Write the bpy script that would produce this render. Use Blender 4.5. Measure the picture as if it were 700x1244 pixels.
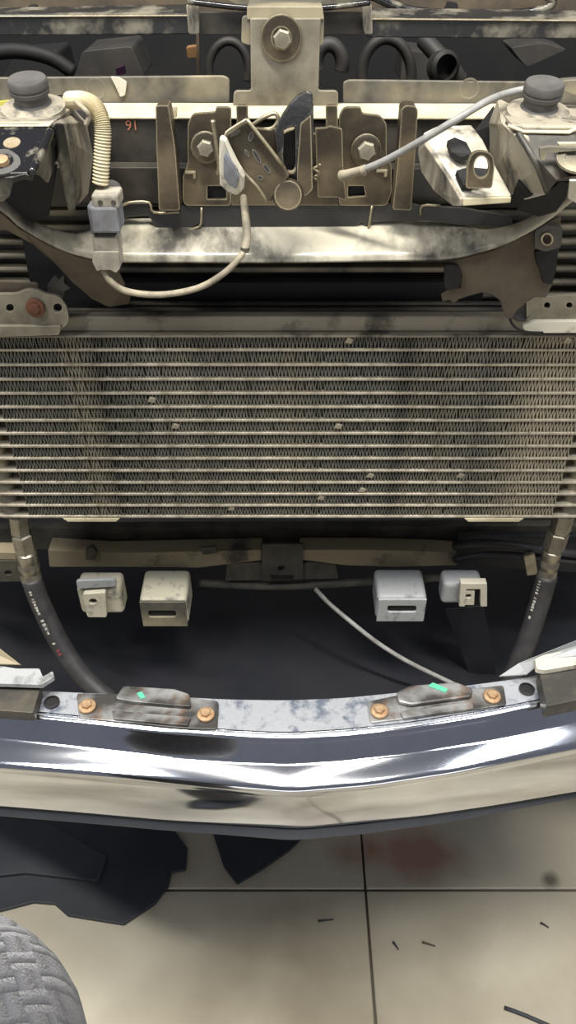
import bpy, bmesh, math, random
from mathutils import Vector, Matrix
from mathutils.geometry import tessellate_polygon
random.seed(7)
for o in list(bpy.data.objects): bpy.data.objects.remove(o)
scene = bpy.context.scene
COL = scene.collection

# ------------------------------------------------------------------ camera
F = 960.0                      # focal length in pixels of the 700x1244 frame
CAM = Vector((0, -.544, 1.15)); PITCH = math.radians(39)
cd = bpy.data.cameras.new('camera'); cam = bpy.data.objects.new('camera', cd); COL.objects.link(cam)
cd.sensor_fit = 'VERTICAL'; cd.sensor_height = 24; cd.lens = 24 * F / 1244
cd.clip_start = .01; cd.clip_end = 60
cam.location = CAM; cam.rotation_euler = (math.pi/2 - PITCH, 0, 0)
scene.camera = cam
# ------------------------------------------------------------------ world and lights
w = bpy.data.worlds.new('workshop_light'); scene.world = w; w.use_nodes = True
bg = w.node_tree.nodes['Background']; bg.inputs[0].default_value = (.80, .84, 1.0, 1); bg.inputs[1].default_value = .19
def area(name, loc, target, sx, sy, power, color=(1, 1, 1), shape='RECTANGLE'):
    l = bpy.data.lights.new(name, 'AREA'); l.shape = shape; l.size = sx
    if shape in ('RECTANGLE', 'ELLIPSE'): l.size_y = sy
    l.energy = power; l.color = color
    o = bpy.data.objects.new(name, l); COL.objects.link(o); o.location = loc
    o.rotation_euler = (Vector(target) - Vector(loc)).to_track_quat('-Z', 'Y').to_euler()
    return o
area('ceiling_tube_light_near', (-.1, -.60, 2.75), (-.05, -.5, 0), 1.5, .12, 84, (1, .965, .90))
area('ceiling_tube_light_over', (.3, -.25, 2.9), (.1, -.1, 0), 1.8, .20, 8, (1, .965, .90))
area('front_fill', (.4, -3.2, .8), (0, 0, .3), 3.0, .9, 16, (1, .97, .93))  # added low frontal fill for the floor under the bumper
area('work_lamp', (-.45, -.50, 1.56), (-.14, -.22, .64), .26, .26, 4, (.92, .95, 1), 'DISK')
area('work_lamp_second', (.54, -.32, 1.55), (.16, -.2, .64), .42, .16, 3, (.92, .95, 1), 'ELLIPSE')
scene.view_settings.view_transform = 'Standard'; scene.view_settings.look = 'None'
scene.view_settings.gamma = 1; scene.view_settings.use_curve_mapping = False
scene.view_settings.exposure = 0

# ------------------------------------------------------------------ measuring helpers: a point of a real plane seen along a view line
fw = Vector((0, math.cos(PITCH), -math.sin(PITCH))); up = Vector((0, math.sin(PITCH), math.cos(PITCH)))
def ray(px, py): return fw + Vector((1, 0, 0)) * ((px - 350) / F) - up * ((py - 622) / F)
def P(px, py, Y):
    r = ray(px, py); return CAM + r * ((Y - CAM.y) / r.y)
def Z(px, py, z):
    r = ray(px, py); return CAM + r * ((z - CAM.z) / r.z)

# ------------------------------------------------------------------ materials
def lin(c):
    return tuple(((v/255)/12.92 if v/255 <= .04045 else ((v/255+.055)/1.055)**2.4) for v in c) + (1,)
MC = {}
def wear(m, col, radius=.0016, amt=.8):
    nt = m.node_tree; N = nt.nodes; L = nt.links; b = N['Principled BSDF']
    bv = N.new('ShaderNodeBevel'); bv.samples = 4; bv.inputs[0].default_value = radius
    g = N.new('ShaderNodeNewGeometry'); d = N.new('ShaderNodeVectorMath'); d.operation = 'DOT_PRODUCT'
    L.new(bv.outputs[0], d.inputs[0]); L.new(g.outputs['Normal'], d.inputs[1])
    r = N.new('ShaderNodeMapRange'); r.inputs[1].default_value = .97; r.inputs[2].default_value = .86; r.inputs[3].default_value = 0; r.inputs[4].default_value = amt
    L.new(d.outputs['Value'], r.inputs[0]); mx = N.new('ShaderNodeMix'); mx.data_type = 'RGBA'; L.new(r.outputs[0], mx.inputs[0])
    k = b.inputs['Base Color']
    if k.links: L.new(k.links[0].from_socket, mx.inputs[6])
    mx.inputs[7].default_value = lin(col); L.new(mx.outputs[2], k)
def mat(name, base, second=None, scale=20, amt=.5, sharp=.12, rough=.6, metal=0, bump=.15, rough2=None, metal2=None, stretch=(1, 1, 1), coat=0, third=None, amt3=.3, detail=6):
    if name in MC: return MC[name]
    m = bpy.data.materials.new(name); m.use_nodes = True; MC[name] = m
    nt = m.node_tree; N = nt.nodes; L = nt.links; b = N['Principled BSDF']
    tc = N.new('ShaderNodeTexCoord'); mp = N.new('ShaderNodeMapping'); L.new(tc.outputs['Object'], mp.inputs[0]); mp.inputs['Scale'].default_value = stretch
    b.inputs['Roughness'].default_value = rough; b.inputs['Metallic'].default_value = metal
    b.inputs['Base Color'].default_value = lin(base); b.inputs['Coat Weight'].default_value = coat
    ns = N.new('ShaderNodeTexNoise'); ns.inputs['Scale'].default_value = scale; ns.inputs['Detail'].default_value = detail; ns.inputs['Roughness'].default_value = .65
    L.new(mp.outputs[0], ns.inputs['Vector'])
    if second:
        r = N.new('ShaderNodeMapRange'); r.inputs[1].default_value = amt - sharp; r.inputs[2].default_value = amt + sharp
        L.new(ns.outputs[0], r.inputs[0])
        mx = N.new('ShaderNodeMix'); mx.data_type = 'RGBA'; mx.inputs[6].default_value = lin(base); mx.inputs[7].default_value = lin(second)
        L.new(r.outputs[0], mx.inputs[0]); col = mx.outputs[2]
        for sock, a, c in (('Roughness', rough, rough2), ('Metallic', metal, metal2)):
            if c is not None:
                q = N.new('ShaderNodeMapRange'); q.inputs[3].default_value = a; q.inputs[4].default_value = c
                L.new(r.outputs[0], q.inputs[0]); L.new(q.outputs[0], b.inputs[sock])
        if third:
            n3 = N.new('ShaderNodeTexNoise'); n3.inputs['Scale'].default_value = scale*.45; n3.inputs['Detail'].default_value = 8
            L.new(mp.outputs[0], n3.inputs['Vector'])
            r3 = N.new('ShaderNodeMapRange'); r3.inputs[1].default_value = 1-amt3-.46; r3.inputs[2].default_value = 1-amt3-.30
            L.new(n3.outputs[0], r3.inputs[0])
            m3 = N.new('ShaderNodeMix'); m3.data_type = 'RGBA'; L.new(r3.outputs[0], m3.inputs[0]); L.new(col, m3.inputs[6]); m3.inputs[7].default_value = lin(third); col = m3.outputs[2]
        L.new(col, b.inputs['Base Color'])
    if bump:
        n2 = N.new('ShaderNodeTexNoise'); n2.inputs['Scale'].default_value = scale*6; n2.inputs['Detail'].default_value = 4
        L.new(tc.outputs['Object'], n2.inputs['Vector'])
        bp = N.new('ShaderNodeBump'); bp.inputs['Strength'].default_value = bump; bp.inputs['Distance'].default_value = .001
        L.new(n2.outputs[0], bp.inputs['Height']); L.new(bp.outputs[0], b.inputs['Normal'])
    return m
m_dusty = mat('dusty_gold_steel', (66, 58, 45), (40, 35, 27), 45, .5, .15, .55, .4, .25, third=(104, 92, 72), amt3=.08)
m_edge = mat('worn_bare_edge', (190, 180, 155), (140, 128, 100), 60, .5, .2, .4, .7, .1)
m_black = mat('glossy_black_paint_with_dust', (22, 22, 24), (120, 114, 98), 38, .60, .05, .22, 0, .15, rough2=.8, coat=.4)
m_blackd = mat('black_paint_heavy_dust', (30, 30, 30), (118, 112, 97), 30, .57, .08, .42, 0, .2, rough2=.85)
m_beam = mat('dark_beam_paint', (36, 35, 32), (66, 60, 50), 25, .55, .12, .4, 0, .15, rough2=.7)
m_cream = mat('cream_dust_and_highlight', (216, 204, 170), (170, 160, 130), 35, .5, .2, .6, 0, .2)
m_lip = mat('reflection_streaked_gloss_panel', (196, 190, 170), (72, 69, 64), 9, .53, .09, .3, .1, .08, rough2=.25, stretch=(1.6, 1, .4))  # cream reflections on glossy black paint, put into the base colour
m_grey = mat('grey_dusty_steel', (104, 101, 92), (72, 69, 62), 30, .5, .15, .55, .3, .2, third=(160, 150, 124), amt3=.10)
m_greyd = mat('dark_grey_steel', (66, 64, 60), (96, 90, 78), 30, .55, .12, .5, .3, .2)
m_gusset = mat('pale_dusty_gusset', (158, 150, 132), (66, 62, 56), 22, .57, .08, .6, .1, .25, stretch=(2, 2, .6))
m_rubber = mat('dusty_rubber', (88, 86, 82), (66, 64, 62), 60, .5, .2, .75, 0, .15)
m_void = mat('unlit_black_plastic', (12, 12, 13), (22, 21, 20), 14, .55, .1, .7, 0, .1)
m_darkpl = mat('shade_and_black_plastic', (26, 28, 34), (40, 40, 44), 6, .55, .2, .55, 0, .1)
m_brown = mat('brown_dusty_panel', (96, 84, 66), (66, 58, 48), 18, .52, .12, .75, 0, .2)
m_alu = mat('dusty_aluminium_tube', (196, 188, 170), (140, 130, 112), 70, .52, .15, .42, .55, .1)
m_fin = mat('dusty_fin', (108, 106, 95), (68, 68, 62), 16, .52, .12, .55, .4, .3, third=(160, 150, 128), amt3=.05, stretch=(1, 1, .35))
m_dark = mat('fin_backing', (70, 70, 62), (48, 48, 43), 40, .5, .2, .7, 0, 0)
m_alurail = mat('dull_aluminium_rail', (128, 122, 108), (70, 66, 58), 24, .60, .06, .5, .4, .15)
m_bracket = mat('zinc_bracket', (150, 144, 126), (104, 98, 84), 26, .5, .15, .5, .4, .2)
m_rust = mat('rusty_bolt', (120, 74, 50), (84, 56, 42), 120, .5, .2, .7, .3, .3)
m_rustplate = mat('rust_stained_steel', (150, 150, 148), (132, 98, 70), 60, .58, .08, .5, .5, .25, third=(70, 68, 66), amt3=.14)
m_rustbolt = mat('orange_rusty_flange_bolt', (184, 160, 128), (150, 112, 76), 150, .5, .2, .55, .4, .2)
m_white = mat('bare_whitish_steel', (206, 200, 182), (110, 104, 92), 40, .62, .06, .5, .2, .2)
m_block = mat('chalky_painted_block', (196, 190, 168), (110, 108, 102), 55, .60, .08, .65, 0, .3)
m_blockg = mat('grey_painted_block', (160, 162, 162), (100, 100, 100), 60, .62, .08, .6, 0, .25)
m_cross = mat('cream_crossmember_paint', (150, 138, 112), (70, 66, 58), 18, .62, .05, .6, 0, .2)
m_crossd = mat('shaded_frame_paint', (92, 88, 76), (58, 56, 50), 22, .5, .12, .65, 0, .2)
m_fit = mat('steel_hose_fitting', (172, 166, 150), (120, 114, 100), 60, .5, .2, .35, .8, .1)
m_hose = mat('black_rubber_hose', (34, 34, 36), (60, 58, 58), 60, .5, .2, .55, 0, .1)
m_print = mat('faded_white_print', (190, 186, 178), (120, 118, 112), 300, .5, .1, .7, 0, 0)
m_redprint = mat('faded_red_print', (120, 50, 52), (90, 44, 46), 300, .5, .1, .7, 0, 0)
m_conn = mat('blue_grey_connector_plastic', (128, 130, 136), (104, 104, 104), 40, .55, .1, .6, 0, .1)
m_connp = mat('pale_connector_plastic', (170, 164, 150), (130, 124, 112), 40, .55, .1, .6, 0, .1)
m_wire = mat('dusty_wire_sheath', (168, 158, 134), (120, 112, 96), 60, .5, .15, .65, 0, .1)
m_cable = mat('grey_cable_sheath', (150, 150, 146), (116, 114, 108), 60, .5, .15, .5, 0, .1)
m_flange = mat('galvanised_bumper_flange', (222, 226, 232), (120, 128, 142), 60, .56, .07, .35, .75, .15, rough2=.5)
m_green = mat('green_paint_mark', (70, 190, 150), (90, 160, 130), 200, .5, .2, .6, 0, 0)
m_chrome = mat('chrome_plate', (226, 228, 232), (180, 184, 192), 5, .6, .2, .07, 1, 0, rough2=.12)
m_yellow = mat('faded_yellow_paint', (196, 184, 70), (150, 140, 70), 60, .5, .2, .6, 0, .1)
m_bay = mat('dim_bay_part', (40, 39, 38), (60, 56, 50), 20, .55, .15, .6, 0, .1)
m_purple = mat('purple_plastic', (96, 56, 92), (76, 44, 72), 60, .5, .2, .6, 0, 0)
m_orange = mat('tan_plastic', (150, 110, 70), (120, 90, 60), 60, .5, .2, .6, 0, 0)
m_mattblack = mat('matt_black_finish', (42, 45, 52), (56, 58, 62), 9, .5, .2, .6, 0, .15)
m_notch = mat('dark_flange_paint', (40, 40, 42), (58, 55, 50), 20, .55, .2, .4, 0, .1)
m_slot = mat('bare_metal_disc', (190, 178, 150), (160, 140, 110), 80, .5, .2, .4, .5, .1)

wear(m_notch, (150, 144, 128), .0012, .7); wear(m_dusty, (190, 178, 146)); wear(m_grey, (170, 164, 146), .001, .6); wear(m_black, (170, 166, 154), .0012, .6); wear(m_bracket, (206, 198, 172), .0012, .6); wear(m_beam, (120, 112, 94), .001, .5); wear(m_gusset, (206, 198, 176), .0012, .6)
# ------------------------------------------------------------------ object helpers
def thing(name, label, cat, loc=(0, 0, 0), group=None, kind=None):
    o = bpy.data.objects.new(name, None); COL.objects.link(o); o.location = loc; o.empty_display_size = .03
    o['label'] = label; o['category'] = cat
    if group: o['group'] = group
    if kind: o['kind'] = kind
    return o
def wloc(p):
    v = Vector((0, 0, 0))
    while p: v += p.location; p = p.parent
    return v
def link(name, verts, faces, m, parent=None, label=None, smooth=False, bevel=0, solid=0, seg=2, subsurf=0, kind=None):
    """verts in world space; origin goes to their middle"""
    c = Vector((0, 0, 0))
    for v in verts: c += Vector(v)
    c /= len(verts)
    me = bpy.data.meshes.new(name); me.from_pydata([Vector(v) - c for v in verts], [], faces); me.update()
    bm = bmesh.new(); bm.from_mesh(me); bmesh.ops.recalc_face_normals(bm, faces=bm.faces); bm.to_mesh(me); bm.free()
    me.materials.append(m)
    o = bpy.data.objects.new(name, me); COL.objects.link(o)
    o.location = c - wloc(parent); o.parent = parent
    if label: o['label'] = label
    if kind: o['kind'] = kind
    if smooth:
        for p in me.polygons: p.use_smooth = True
    if solid:
        s = o.modifiers.new('thickness', 'SOLIDIFY'); s.thickness = solid; s.offset = 0
    if bevel:
        b = o.modifiers.new('edge', 'BEVEL'); b.width = bevel; b.segments = seg; b.limit_method = 'ANGLE'; b.angle_limit = math.radians(35)
    if subsurf:
        s = o.modifiers.new('smooth', 'SUBSURF'); s.levels = subsurf; s.render_levels = subsurf
    return o
def tag(o, label, cat, group=None, kind=None):
    o['label'] = label; o['category'] = cat
    if group: o['group'] = group
    if kind: o['kind'] = kind
    return o
def prism(name, loops, ext, m, parent=None, bevel=.0008, **kw):
    """loops: outer and hole loops of 3-D points in one plane, pushed along ext"""
    loops = [[Vector(p) for p in l] for l in loops]; ext = Vector(ext)
    flat = [p for l in loops for p in l]; n = len(flat)
    tris = tessellate_polygon(loops)
    faces = []
    if len(loops) == 1: faces = [tuple(range(n)), tuple(range(2*n-1, n-1, -1))]
    else:
        for t in tris: faces += [tuple(t), tuple(i+n for i in reversed(t))]
    i0 = 0
    for l in loops:
        k = len(l)
        for i in range(k): faces.append((i0+i, i0+(i+1) % k, i0+n+(i+1) % k, i0+n+i))
        i0 += k
    return link(name, flat + [p + ext for p in flat], faces, m, parent, bevel=bevel, **kw)
def rpoly(pts, r=4, n=3):
    """round the corners of a pixel polygon"""
    out = []; k = len(pts)
    for i in range(k):
        a, b, c = Vector(pts[i-1]), Vector(pts[i]), Vector(pts[(i+1) % k])
        u, v = (a-b), (c-b); rr = min(r, u.length*.45, v.length*.45)
        if rr < .4: out.append(tuple(b)); continue
        p0 = b + u.normalized()*rr; p1 = b + v.normalized()*rr
        for j in range(n+1):
            t = j/n; out.append(tuple(p0*(1-t)**2 + b*2*t*(1-t) + p1*t*t))
    return out
def circ(cx, cy, r, ry=None, n=16, rot=0):
    ry = ry or r; o = []
    for i in range(n):
        a = 2*math.pi*i/n; x, y = r*math.cos(a), ry*math.sin(a)
        o.append((cx + x*math.cos(rot) - y*math.sin(rot), cy + x*math.sin(rot) + y*math.cos(rot)))
    return o
def plate(name, loops, Y, t, m, parent=None, r=3, **kw):
    """upright sheet at depth Y; outline measured on that plane, thickness t away from the viewer"""
    if isinstance(loops[0][0], (int, float)): loops = [loops]
    L3 = [[P(x, y, Y) for x, y in (rpoly(l, r) if (r and len(l) < 12) else l)] for l in loops]
    return prism(name, L3, (0, t, 0), m, parent, **kw)
def slab(name, loops, z, t, m, parent=None, r=3, **kw):
    """level sheet whose top is at height z"""
    if isinstance(loops[0][0], (int, float)): loops = [loops]
    L3 = [[Z(x, y, z) for x, y in (rpoly(l, r) if (r and len(l) < 12) else l)] for l in loops]
    return prism(name, L3, (0, 0, -t), m, parent, **kw)
def sheet(name, vp, faces, m, parent=None, t=.002, bevel=.0006, **kw):
    """folded sheet metal from (px, py, Y) corners"""
    return link(name, [P(*v) for v in vp], faces, m, parent, solid=t, bevel=bevel, **kw)
def catmull(pts, n=8):
    pts = [Vector(p) for p in pts]; out = []
    for i in range(len(pts)-1):
        a = pts[i-1] if i else pts[0]*2-pts[1]; b, c = pts[i], pts[i+1]; d = pts[i+2] if i+2 < len(pts) else c*2-b
        for j in range(n):
            t = j/n
            out.append(.5*((2*b) + (c-a)*t + (2*a-5*b+4*c-d)*t*t + (3*b-a-3*c+d)*t**3))
    out.append(pts[-1]); return out
def tube(name, path, r, m, parent=None, seg=12, rfun=None, smooth=True, dense=8, **kw):
    path = catmull(path, dense) if dense else [Vector(p) for p in path]
    V = []; Fc = []; N = len(path); nrm = None
    for i, p in enumerate(path):
        t = (path[min(i+1, N-1)] - path[max(i-1, 0)]).normalized()
        if nrm is None:
            nrm = t.cross(Vector((0, 0, 1)));
            if nrm.length < .1: nrm = t.cross(Vector((0, 1, 0)))
        nrm = (nrm - t*nrm.dot(t)).normalized(); bn = t.cross(nrm)
        rr = rfun(i/(N-1)) if rfun else r
        for k in range(seg):
            a = 2*math.pi*k/seg; V.append(p + (nrm*math.cos(a) + bn*math.sin(a))*rr)
    for i in range(N-1):
        for k in range(seg): Fc.append((i*seg+k, i*seg+(k+1) % seg, (i+1)*seg+(k+1) % seg, (i+1)*seg+k))
    Fc += [tuple(range(seg)), tuple((N-1)*seg+k for k in range(seg))]
    return link(name, V, Fc, m, parent, smooth=smooth, **kw)
def lathe(name, c, axis, prof, m, parent=None, seg=24, smooth=True, **kw):
    """prof: (radius, distance along axis)"""
    axis = Vector(axis).normalized(); a0 = axis.orthogonal().normalized(); b0 = axis.cross(a0); c = Vector(c)
    V = []; Fc = []
    for r, h in prof:
        for k in range(seg):
            a = 2*math.pi*k/seg; V.append(c + axis*h + (a0*math.cos(a)+b0*math.sin(a))*max(r, 1e-5))
    for i in range(len(prof)-1):
        for k in range(seg): Fc.append((i*seg+k, i*seg+(k+1) % seg, (i+1)*seg+(k+1) % seg, (i+1)*seg+k))
    Fc += [tuple(range(seg)), tuple((len(prof)-1)*seg+k for k in range(seg))]
    o = link(name, V, Fc, m, parent, **kw)
    if smooth and seg > 6:
        for p in o.data.polygons: p.use_smooth = len(p.vertices) == 4
        try:
            o.data.set_sharp_from_angle(angle=math.radians(32))
        except Exception: pass
    return o
def hexbolt(c, axis, r, m, parent, h=None, washer=0, wm=None, name='bolt'):
    h = h or r*.9
    b = lathe(name, c, axis, [(r*.98, 0), (r, .0005), (r, h*.85), (r*.82, h), (.0002, h)], m, parent, seg=6, smooth=False)
    if washer: lathe('washer', Vector(c) - Vector(axis).normalized()*.0006, axis, [(washer, 0), (washer, .0012), (washer*.93, .0018), (r*1.2, .0022), (r*.9, .0022)], wm or m, parent, seg=28)
    return b
def box(name, x0, x1, y0, y1, z0, z1, m, parent=None, bevel=.001, **kw):
    V = [(x, y, z) for z in (z0, z1) for y in (y0, y1) for x in (x0, x1)]
    return link(name, V, [(0, 1, 3, 2), (4, 6, 7, 5), (0, 4, 5, 1), (2, 3, 7, 6), (0, 2, 6, 4), (1, 5, 7, 3)], m, parent, bevel=bevel, **kw)
def copy_tree(o, parent=None):
    c = o.copy(); COL.objects.link(c); c.parent = parent
    for ch in list(o.children): copy_tree(ch, c)
    return c

# ================================================================== FLOOR
def floor_material():
    m = mat('sealed_floor_slab', (206, 199, 178), (182, 172, 150), 3.2, .5, .22, .42, 0, .12, third=(140, 130, 110), amt3=.05, detail=10)
    nt = m.node_tree; N = nt.nodes; L = nt.links; b = N['Principled BSDF']
    old = b.inputs['Base Color'].links[0].from_socket
    g = N.new('ShaderNodeNewGeometry')
    for n in list(N):
        if n.type == 'MAPPING': L.new(g.outputs['Position'], n.inputs[0])
    def blot(c, col, rad, prev, sx=1.0, k=1.0):
        d = N.new('ShaderNodeVectorMath'); d.operation = 'SUBTRACT'; L.new(g.outputs['Position'], d.inputs[0]); d.inputs[1].default_value = c
        s = N.new('ShaderNodeVectorMath'); s.operation = 'MULTIPLY'; L.new(d.outputs[0], s.inputs[0]); s.inputs[1].default_value = (1/sx, 1, 1)
        l = N.new('ShaderNodeVectorMath'); l.operation = 'LENGTH'; L.new(s.outputs[0], l.inputs[0])
        n = N.new('ShaderNodeTexNoise'); n.inputs['Scale'].default_value = 22; L.new(g.outputs['Position'], n.inputs['Vector'])
        a = N.new('ShaderNodeMath'); a.operation = 'MULTIPLY_ADD'; L.new(n.outputs[0], a.inputs[0]); a.inputs[1].default_value = rad*1.1; L.new(l.outputs['Value'], a.inputs[2])
        r = N.new('ShaderNodeMapRange'); r.inputs[1].default_value = rad*1.0; r.inputs[2].default_value = rad*1.7; r.inputs[3].default_value = k; r.inputs[4].default_value = 0
        L.new(a.outputs[0], r.inputs[0])
        mx = N.new('ShaderNodeMix'); mx.data_type = 'RGBA'; L.new(r.outputs[0], mx.inputs[0]); L.new(prev, mx.inputs[6]); mx.inputs[7].default_value = lin(col)
        return mx.outputs[2]
    c = blot(Z(505, 1038, 0), (158, 84, 58), .045, old, 1.8, .62)
    c = blot(Z(430, 1035, 0), (150, 96, 70), .03, c, 1.4, .5)
    c = blot(Z(668, 1070, 0), (84, 74, 60), .016, c, 1.0, .8)
    L.new(c, b.inputs['Base Color'])
    return m
m_floor = floor_material()
fl = thing('floor', 'pale beige sealed workshop floor of large square slabs with thin joints', 'floor', (0, 0, 0), kind='structure')
jx = (Z(443, 1060, 0).x + Z(456, 1240, 0).x)/2; jy = Z(350, 1081, 0).y; T = .9; G = .0016
me0 = None
for i in range(-3, 3):
    for j in range(-4, 4):
        x0, y0 = jx + i*T, jy + j*T
        if me0 is None:
            me0 = box('floor_slab', x0+G, x0+T-G, y0+G, y0+T-G, -.03, 0, m_floor, fl, bevel=.002)
            b0 = Vector((x0, y0, 0)); l0 = me0.location.copy()
        else:
            o = me0.copy(); COL.objects.link(o); o.location = l0 + Vector((x0, y0, 0)) - b0
box('joint_bed', jx-3*T, jx+3*T, jy-4*T, jy+4*T, -.05, -.006, mat('joint_dirt', (84, 78, 64), None), fl, bevel=0)

# ================================================================== BUMPER
bp = thing('bumper', 'chromed front bumper bar with V shaped centre and speckled galvanised top flange', 'bumper', (0, -.2, .62))
def pw(tab, x):
    if x <= tab[0][0]: a, b = tab[0], tab[1]
    elif x >= tab[-1][0]: a, b = tab[-2], tab[-1]
    else:
        for a, b in zip(tab, tab[1:]):
            if a[0] <= x <= b[0]: break
    return a[1] + (b[1]-a[1])*(x-a[0])/(b[0]-a[0])
def sm(tab, x, w=14):
    return sum(pw(tab, x+d) for d in (-w, -w/2, 0, w/2, w))/5
T_back = [(0, 838), (60, 840), (130, 843), (220, 847), (280, 850), (350, 851), (420, 848), (480, 842), (560, 834), (620, 826), (700, 812)]
T_front = [(0, 871), (90, 880), (200, 892), (300, 899), (350, 901), (420, 897), (500, 888), (600, 872), (700, 851)]
T_ridge = [(0, 927), (90, 934), (170, 941), (250, 948), (355, 957), (450, 949), (550, 934), (640, 916), (700, 904)]
T_bot = [(0, 983), (100, 991), (200, 1000), (300, 1006), (365, 1010), (430, 1004), (520, 994), (600, 982), (700, 965)]
ZF, ZR, ZB = .66, .6405, .578
ST = [-220 + 1140*i/110 for i in range(111)]
V = []; nP = None
flV = []; 
for x in ST:
    Fp = Z(x, sm(T_front, x), ZF); Rp = Z(x, sm(T_ridge, x), ZR); Bp = Z(x, sm(T_bot, x), ZB)
    xa = Fp.x
    n = Vector((0, -1, 0))
    Rp = Vector((xa, Rp.y, ZR)) if abs(x-350) < 1 else Rp; 
    # section runs straight fore and aft at constant x
    def at(tab, z, X):                     # find the pixel column whose point on plane z has world x = X
        px = 350 + 0.0
        for _ in range(12):
            q = Z(px, sm(tab, px), z); px += (X - q.x) * F / (q - CAM).length * .95
        return Z(px, sm(tab, px), z)
    Rp = at(T_ridge, ZR, xa); Bp = at(T_bot, ZB, xa); Kp = at(T_back, ZF, xa)
    prof = []
    yF, yR, yB = Fp.y, Rp.y, Bp.y
    prof += [(yF+.008, ZF+.0002), (yF+.006, ZF)]
    for a in range(0, 6):
        t = math.radians(90 - a*13); prof.append((yF + .006 - .006*math.cos(t), ZF - .006 + .006*math.sin(t)))
    # concave upper face then the convex ridge then the lower face
    y0, z0 = prof[-1]; y1, z1 = y0 - .0098, z0 - .0105          # short steep band, then a broad shelf
    for t in (.25, .6, .9): prof.append((y0 + (y1-y0)*t + .0006*math.sin(math.pi*t), z0 + (z1-z0)*t))
    rr = .0045; ye, ze = yR - .0005, ZR + .0002
    for t in (.0, .12, .3, .5, .7, .85, 1): prof.append((y1 + (ye-y1)*t, z1 + (ze-z1)*t + .0003*math.sin(math.pi*t)))
    cy, cz = ye + rr*.45, ze - rr*.9
    for a in range(1, 8):
        t = math.radians(63 - a*9.5); prof.append((cy - rr*math.cos(t), cz + rr*math.sin(t)))
    yr2, zr2 = prof[-1]
    for t in (.06, .12, .3, .55, .8): prof.append((yr2 + .0012 + (yB - yr2 - .0012)*t - .003*math.sin(math.pi*t), zr2 + (ZB+.006-zr2)*t))
    for a in range(0, 6):
        t = math.radians(-a*24); prof.append((yB + .005 - .005*math.cos(t), ZB + .005 + .005*math.sin(t)))
    prof += [(yB+.02, ZB+.001), (yB+.02, ZB+.004), (yB+.008, ZB+.012), (yR+.018, ZR-.01), (yF+.008, ZF-.01), (yF+.005, ZF-.004)]
    nP = len(prof)
    V += [Vector((xa, y, z)) for y, z in prof]
    flV.append((xa, Kp.y, yF+.0055))
Fc = []
for i in range(len(ST)-1):
    for k in range(nP):
        Fc.append((i*nP+k, i*nP+(k+1) % nP, (i+1)*nP+(k+1) % nP, (i+1)*nP+k))
face_o = link('chrome_face', V, Fc, m_chrome, bp, smooth=True, label='mirror chrome face with a raised rib along its middle')
# top flange with thickness
V = []; Fc = []
for x, yb, yf in flV: V += [(x, yb, ZF), (x, yf, ZF), (x, yf, ZF-.003), (x, yb+.0, ZF-.003)]
for i in range(len(flV)-1):
    for k in range(4): Fc.append((i*4+k, i*4+(k+1) % 4, (i+1)*4+(k+1) % 4, (i+1)*4+k))
link('top_flange', V, Fc, m_flange, bp, label='speckled galvanised flange along the top')
# dark lower valance lip
V = []; Fc = []
for i, x in enumerate(ST):
    Bx = [v for v in [face_o.data.vertices[i*nP + 26].co]][0]
    wx = flV[i][0]
    yB = min((face_o.data.vertices[i*nP+k].co + face_o.location + bp.location).y for k in range(nP))
    V += [(wx, yB+.006, ZB-.001), (wx, yB+.002, ZB-.008), (wx, yB+.006, ZB-.016), (wx, yB+.022, ZB-.016), (wx, yB+.022, ZB-.001)]
for i in range(len(ST)-1):
    for k in range(5): Fc.append((i*5+k, i*5+(k+1) % 5, (i+1)*5+(k+1) % 5, (i+1)*5+k))
link('lower_lip', V, Fc, m_mattblack, bp, label='dark plastic strip under the chrome')
# mounting plates on the flange
def pad(outer, mid, notch, bolts, nm):
    p = slab('mounting_plate', outer, ZF+.002, .002, m_rustplate, bp, r=4, label=nm)
    slab('raised_bridge', mid, ZF+.006, .004, m_rustplate, p, r=3, bevel=.0016)
    slab('front_lip', notch, ZF+.0045, .0025, m_rustplate, p, r=2)
    for (bx, by) in bolts:
        hexbolt(Z(bx, by, ZF+.0035), (0, 0, 1), .0040, m_rustbolt, p, h=.004, washer=.0066, wm=m_rustbolt)
    return p
pad([(93, 842), (150, 843), (240, 848), (266, 852), (264, 886), (215, 884), (150, 877), (96, 872)], [(150, 833), (212, 837), (230, 843), (232, 858), (205, 856), (160, 852), (140, 848)],
    [(136, 863), (232, 871), (228, 881), (138, 873)], [(106, 858), (250, 868)], 'rust stained mounting plate left of the centre')
pad([(446, 852), (480, 845), (560, 838), (612, 832), (616, 856), (575, 862), (500, 872), (450, 878)], [(482, 840), (498, 832), (555, 828), (575, 836), (573, 846), (500, 856), (484, 852)],
    [(486, 864), (574, 852), (576, 860), (490, 872)], [(461, 864), (598, 846)], 'rust stained mounting plate right of the centre with green paint mark')
slab('paint_mark', [(520, 833), (526, 829), (545, 837), (541, 841)], ZF+.0066, .0006, m_green, bp, r=1, bevel=0, label='green paint dash')
slab('paint_mark', [(166, 842), (172, 840), (177, 847), (171, 849)], ZF+.0066, .0006, m_green, bp, r=1, bevel=0, label='pale green paint dot')
for (hx, hy) in ((63, 854), (640, 838)):  # black discs stand for the dark inside two flange holes
    lathe('hole_disc', Z(hx, hy, ZF+.0005), (0, 0, 1), [(.0058, 0), (.006, .0015), (.0045, .0018), (.0045, .0008), (.0001, .0008)], m_void, bp, label='black disc painting the dark of a hole in the flange')
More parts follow.
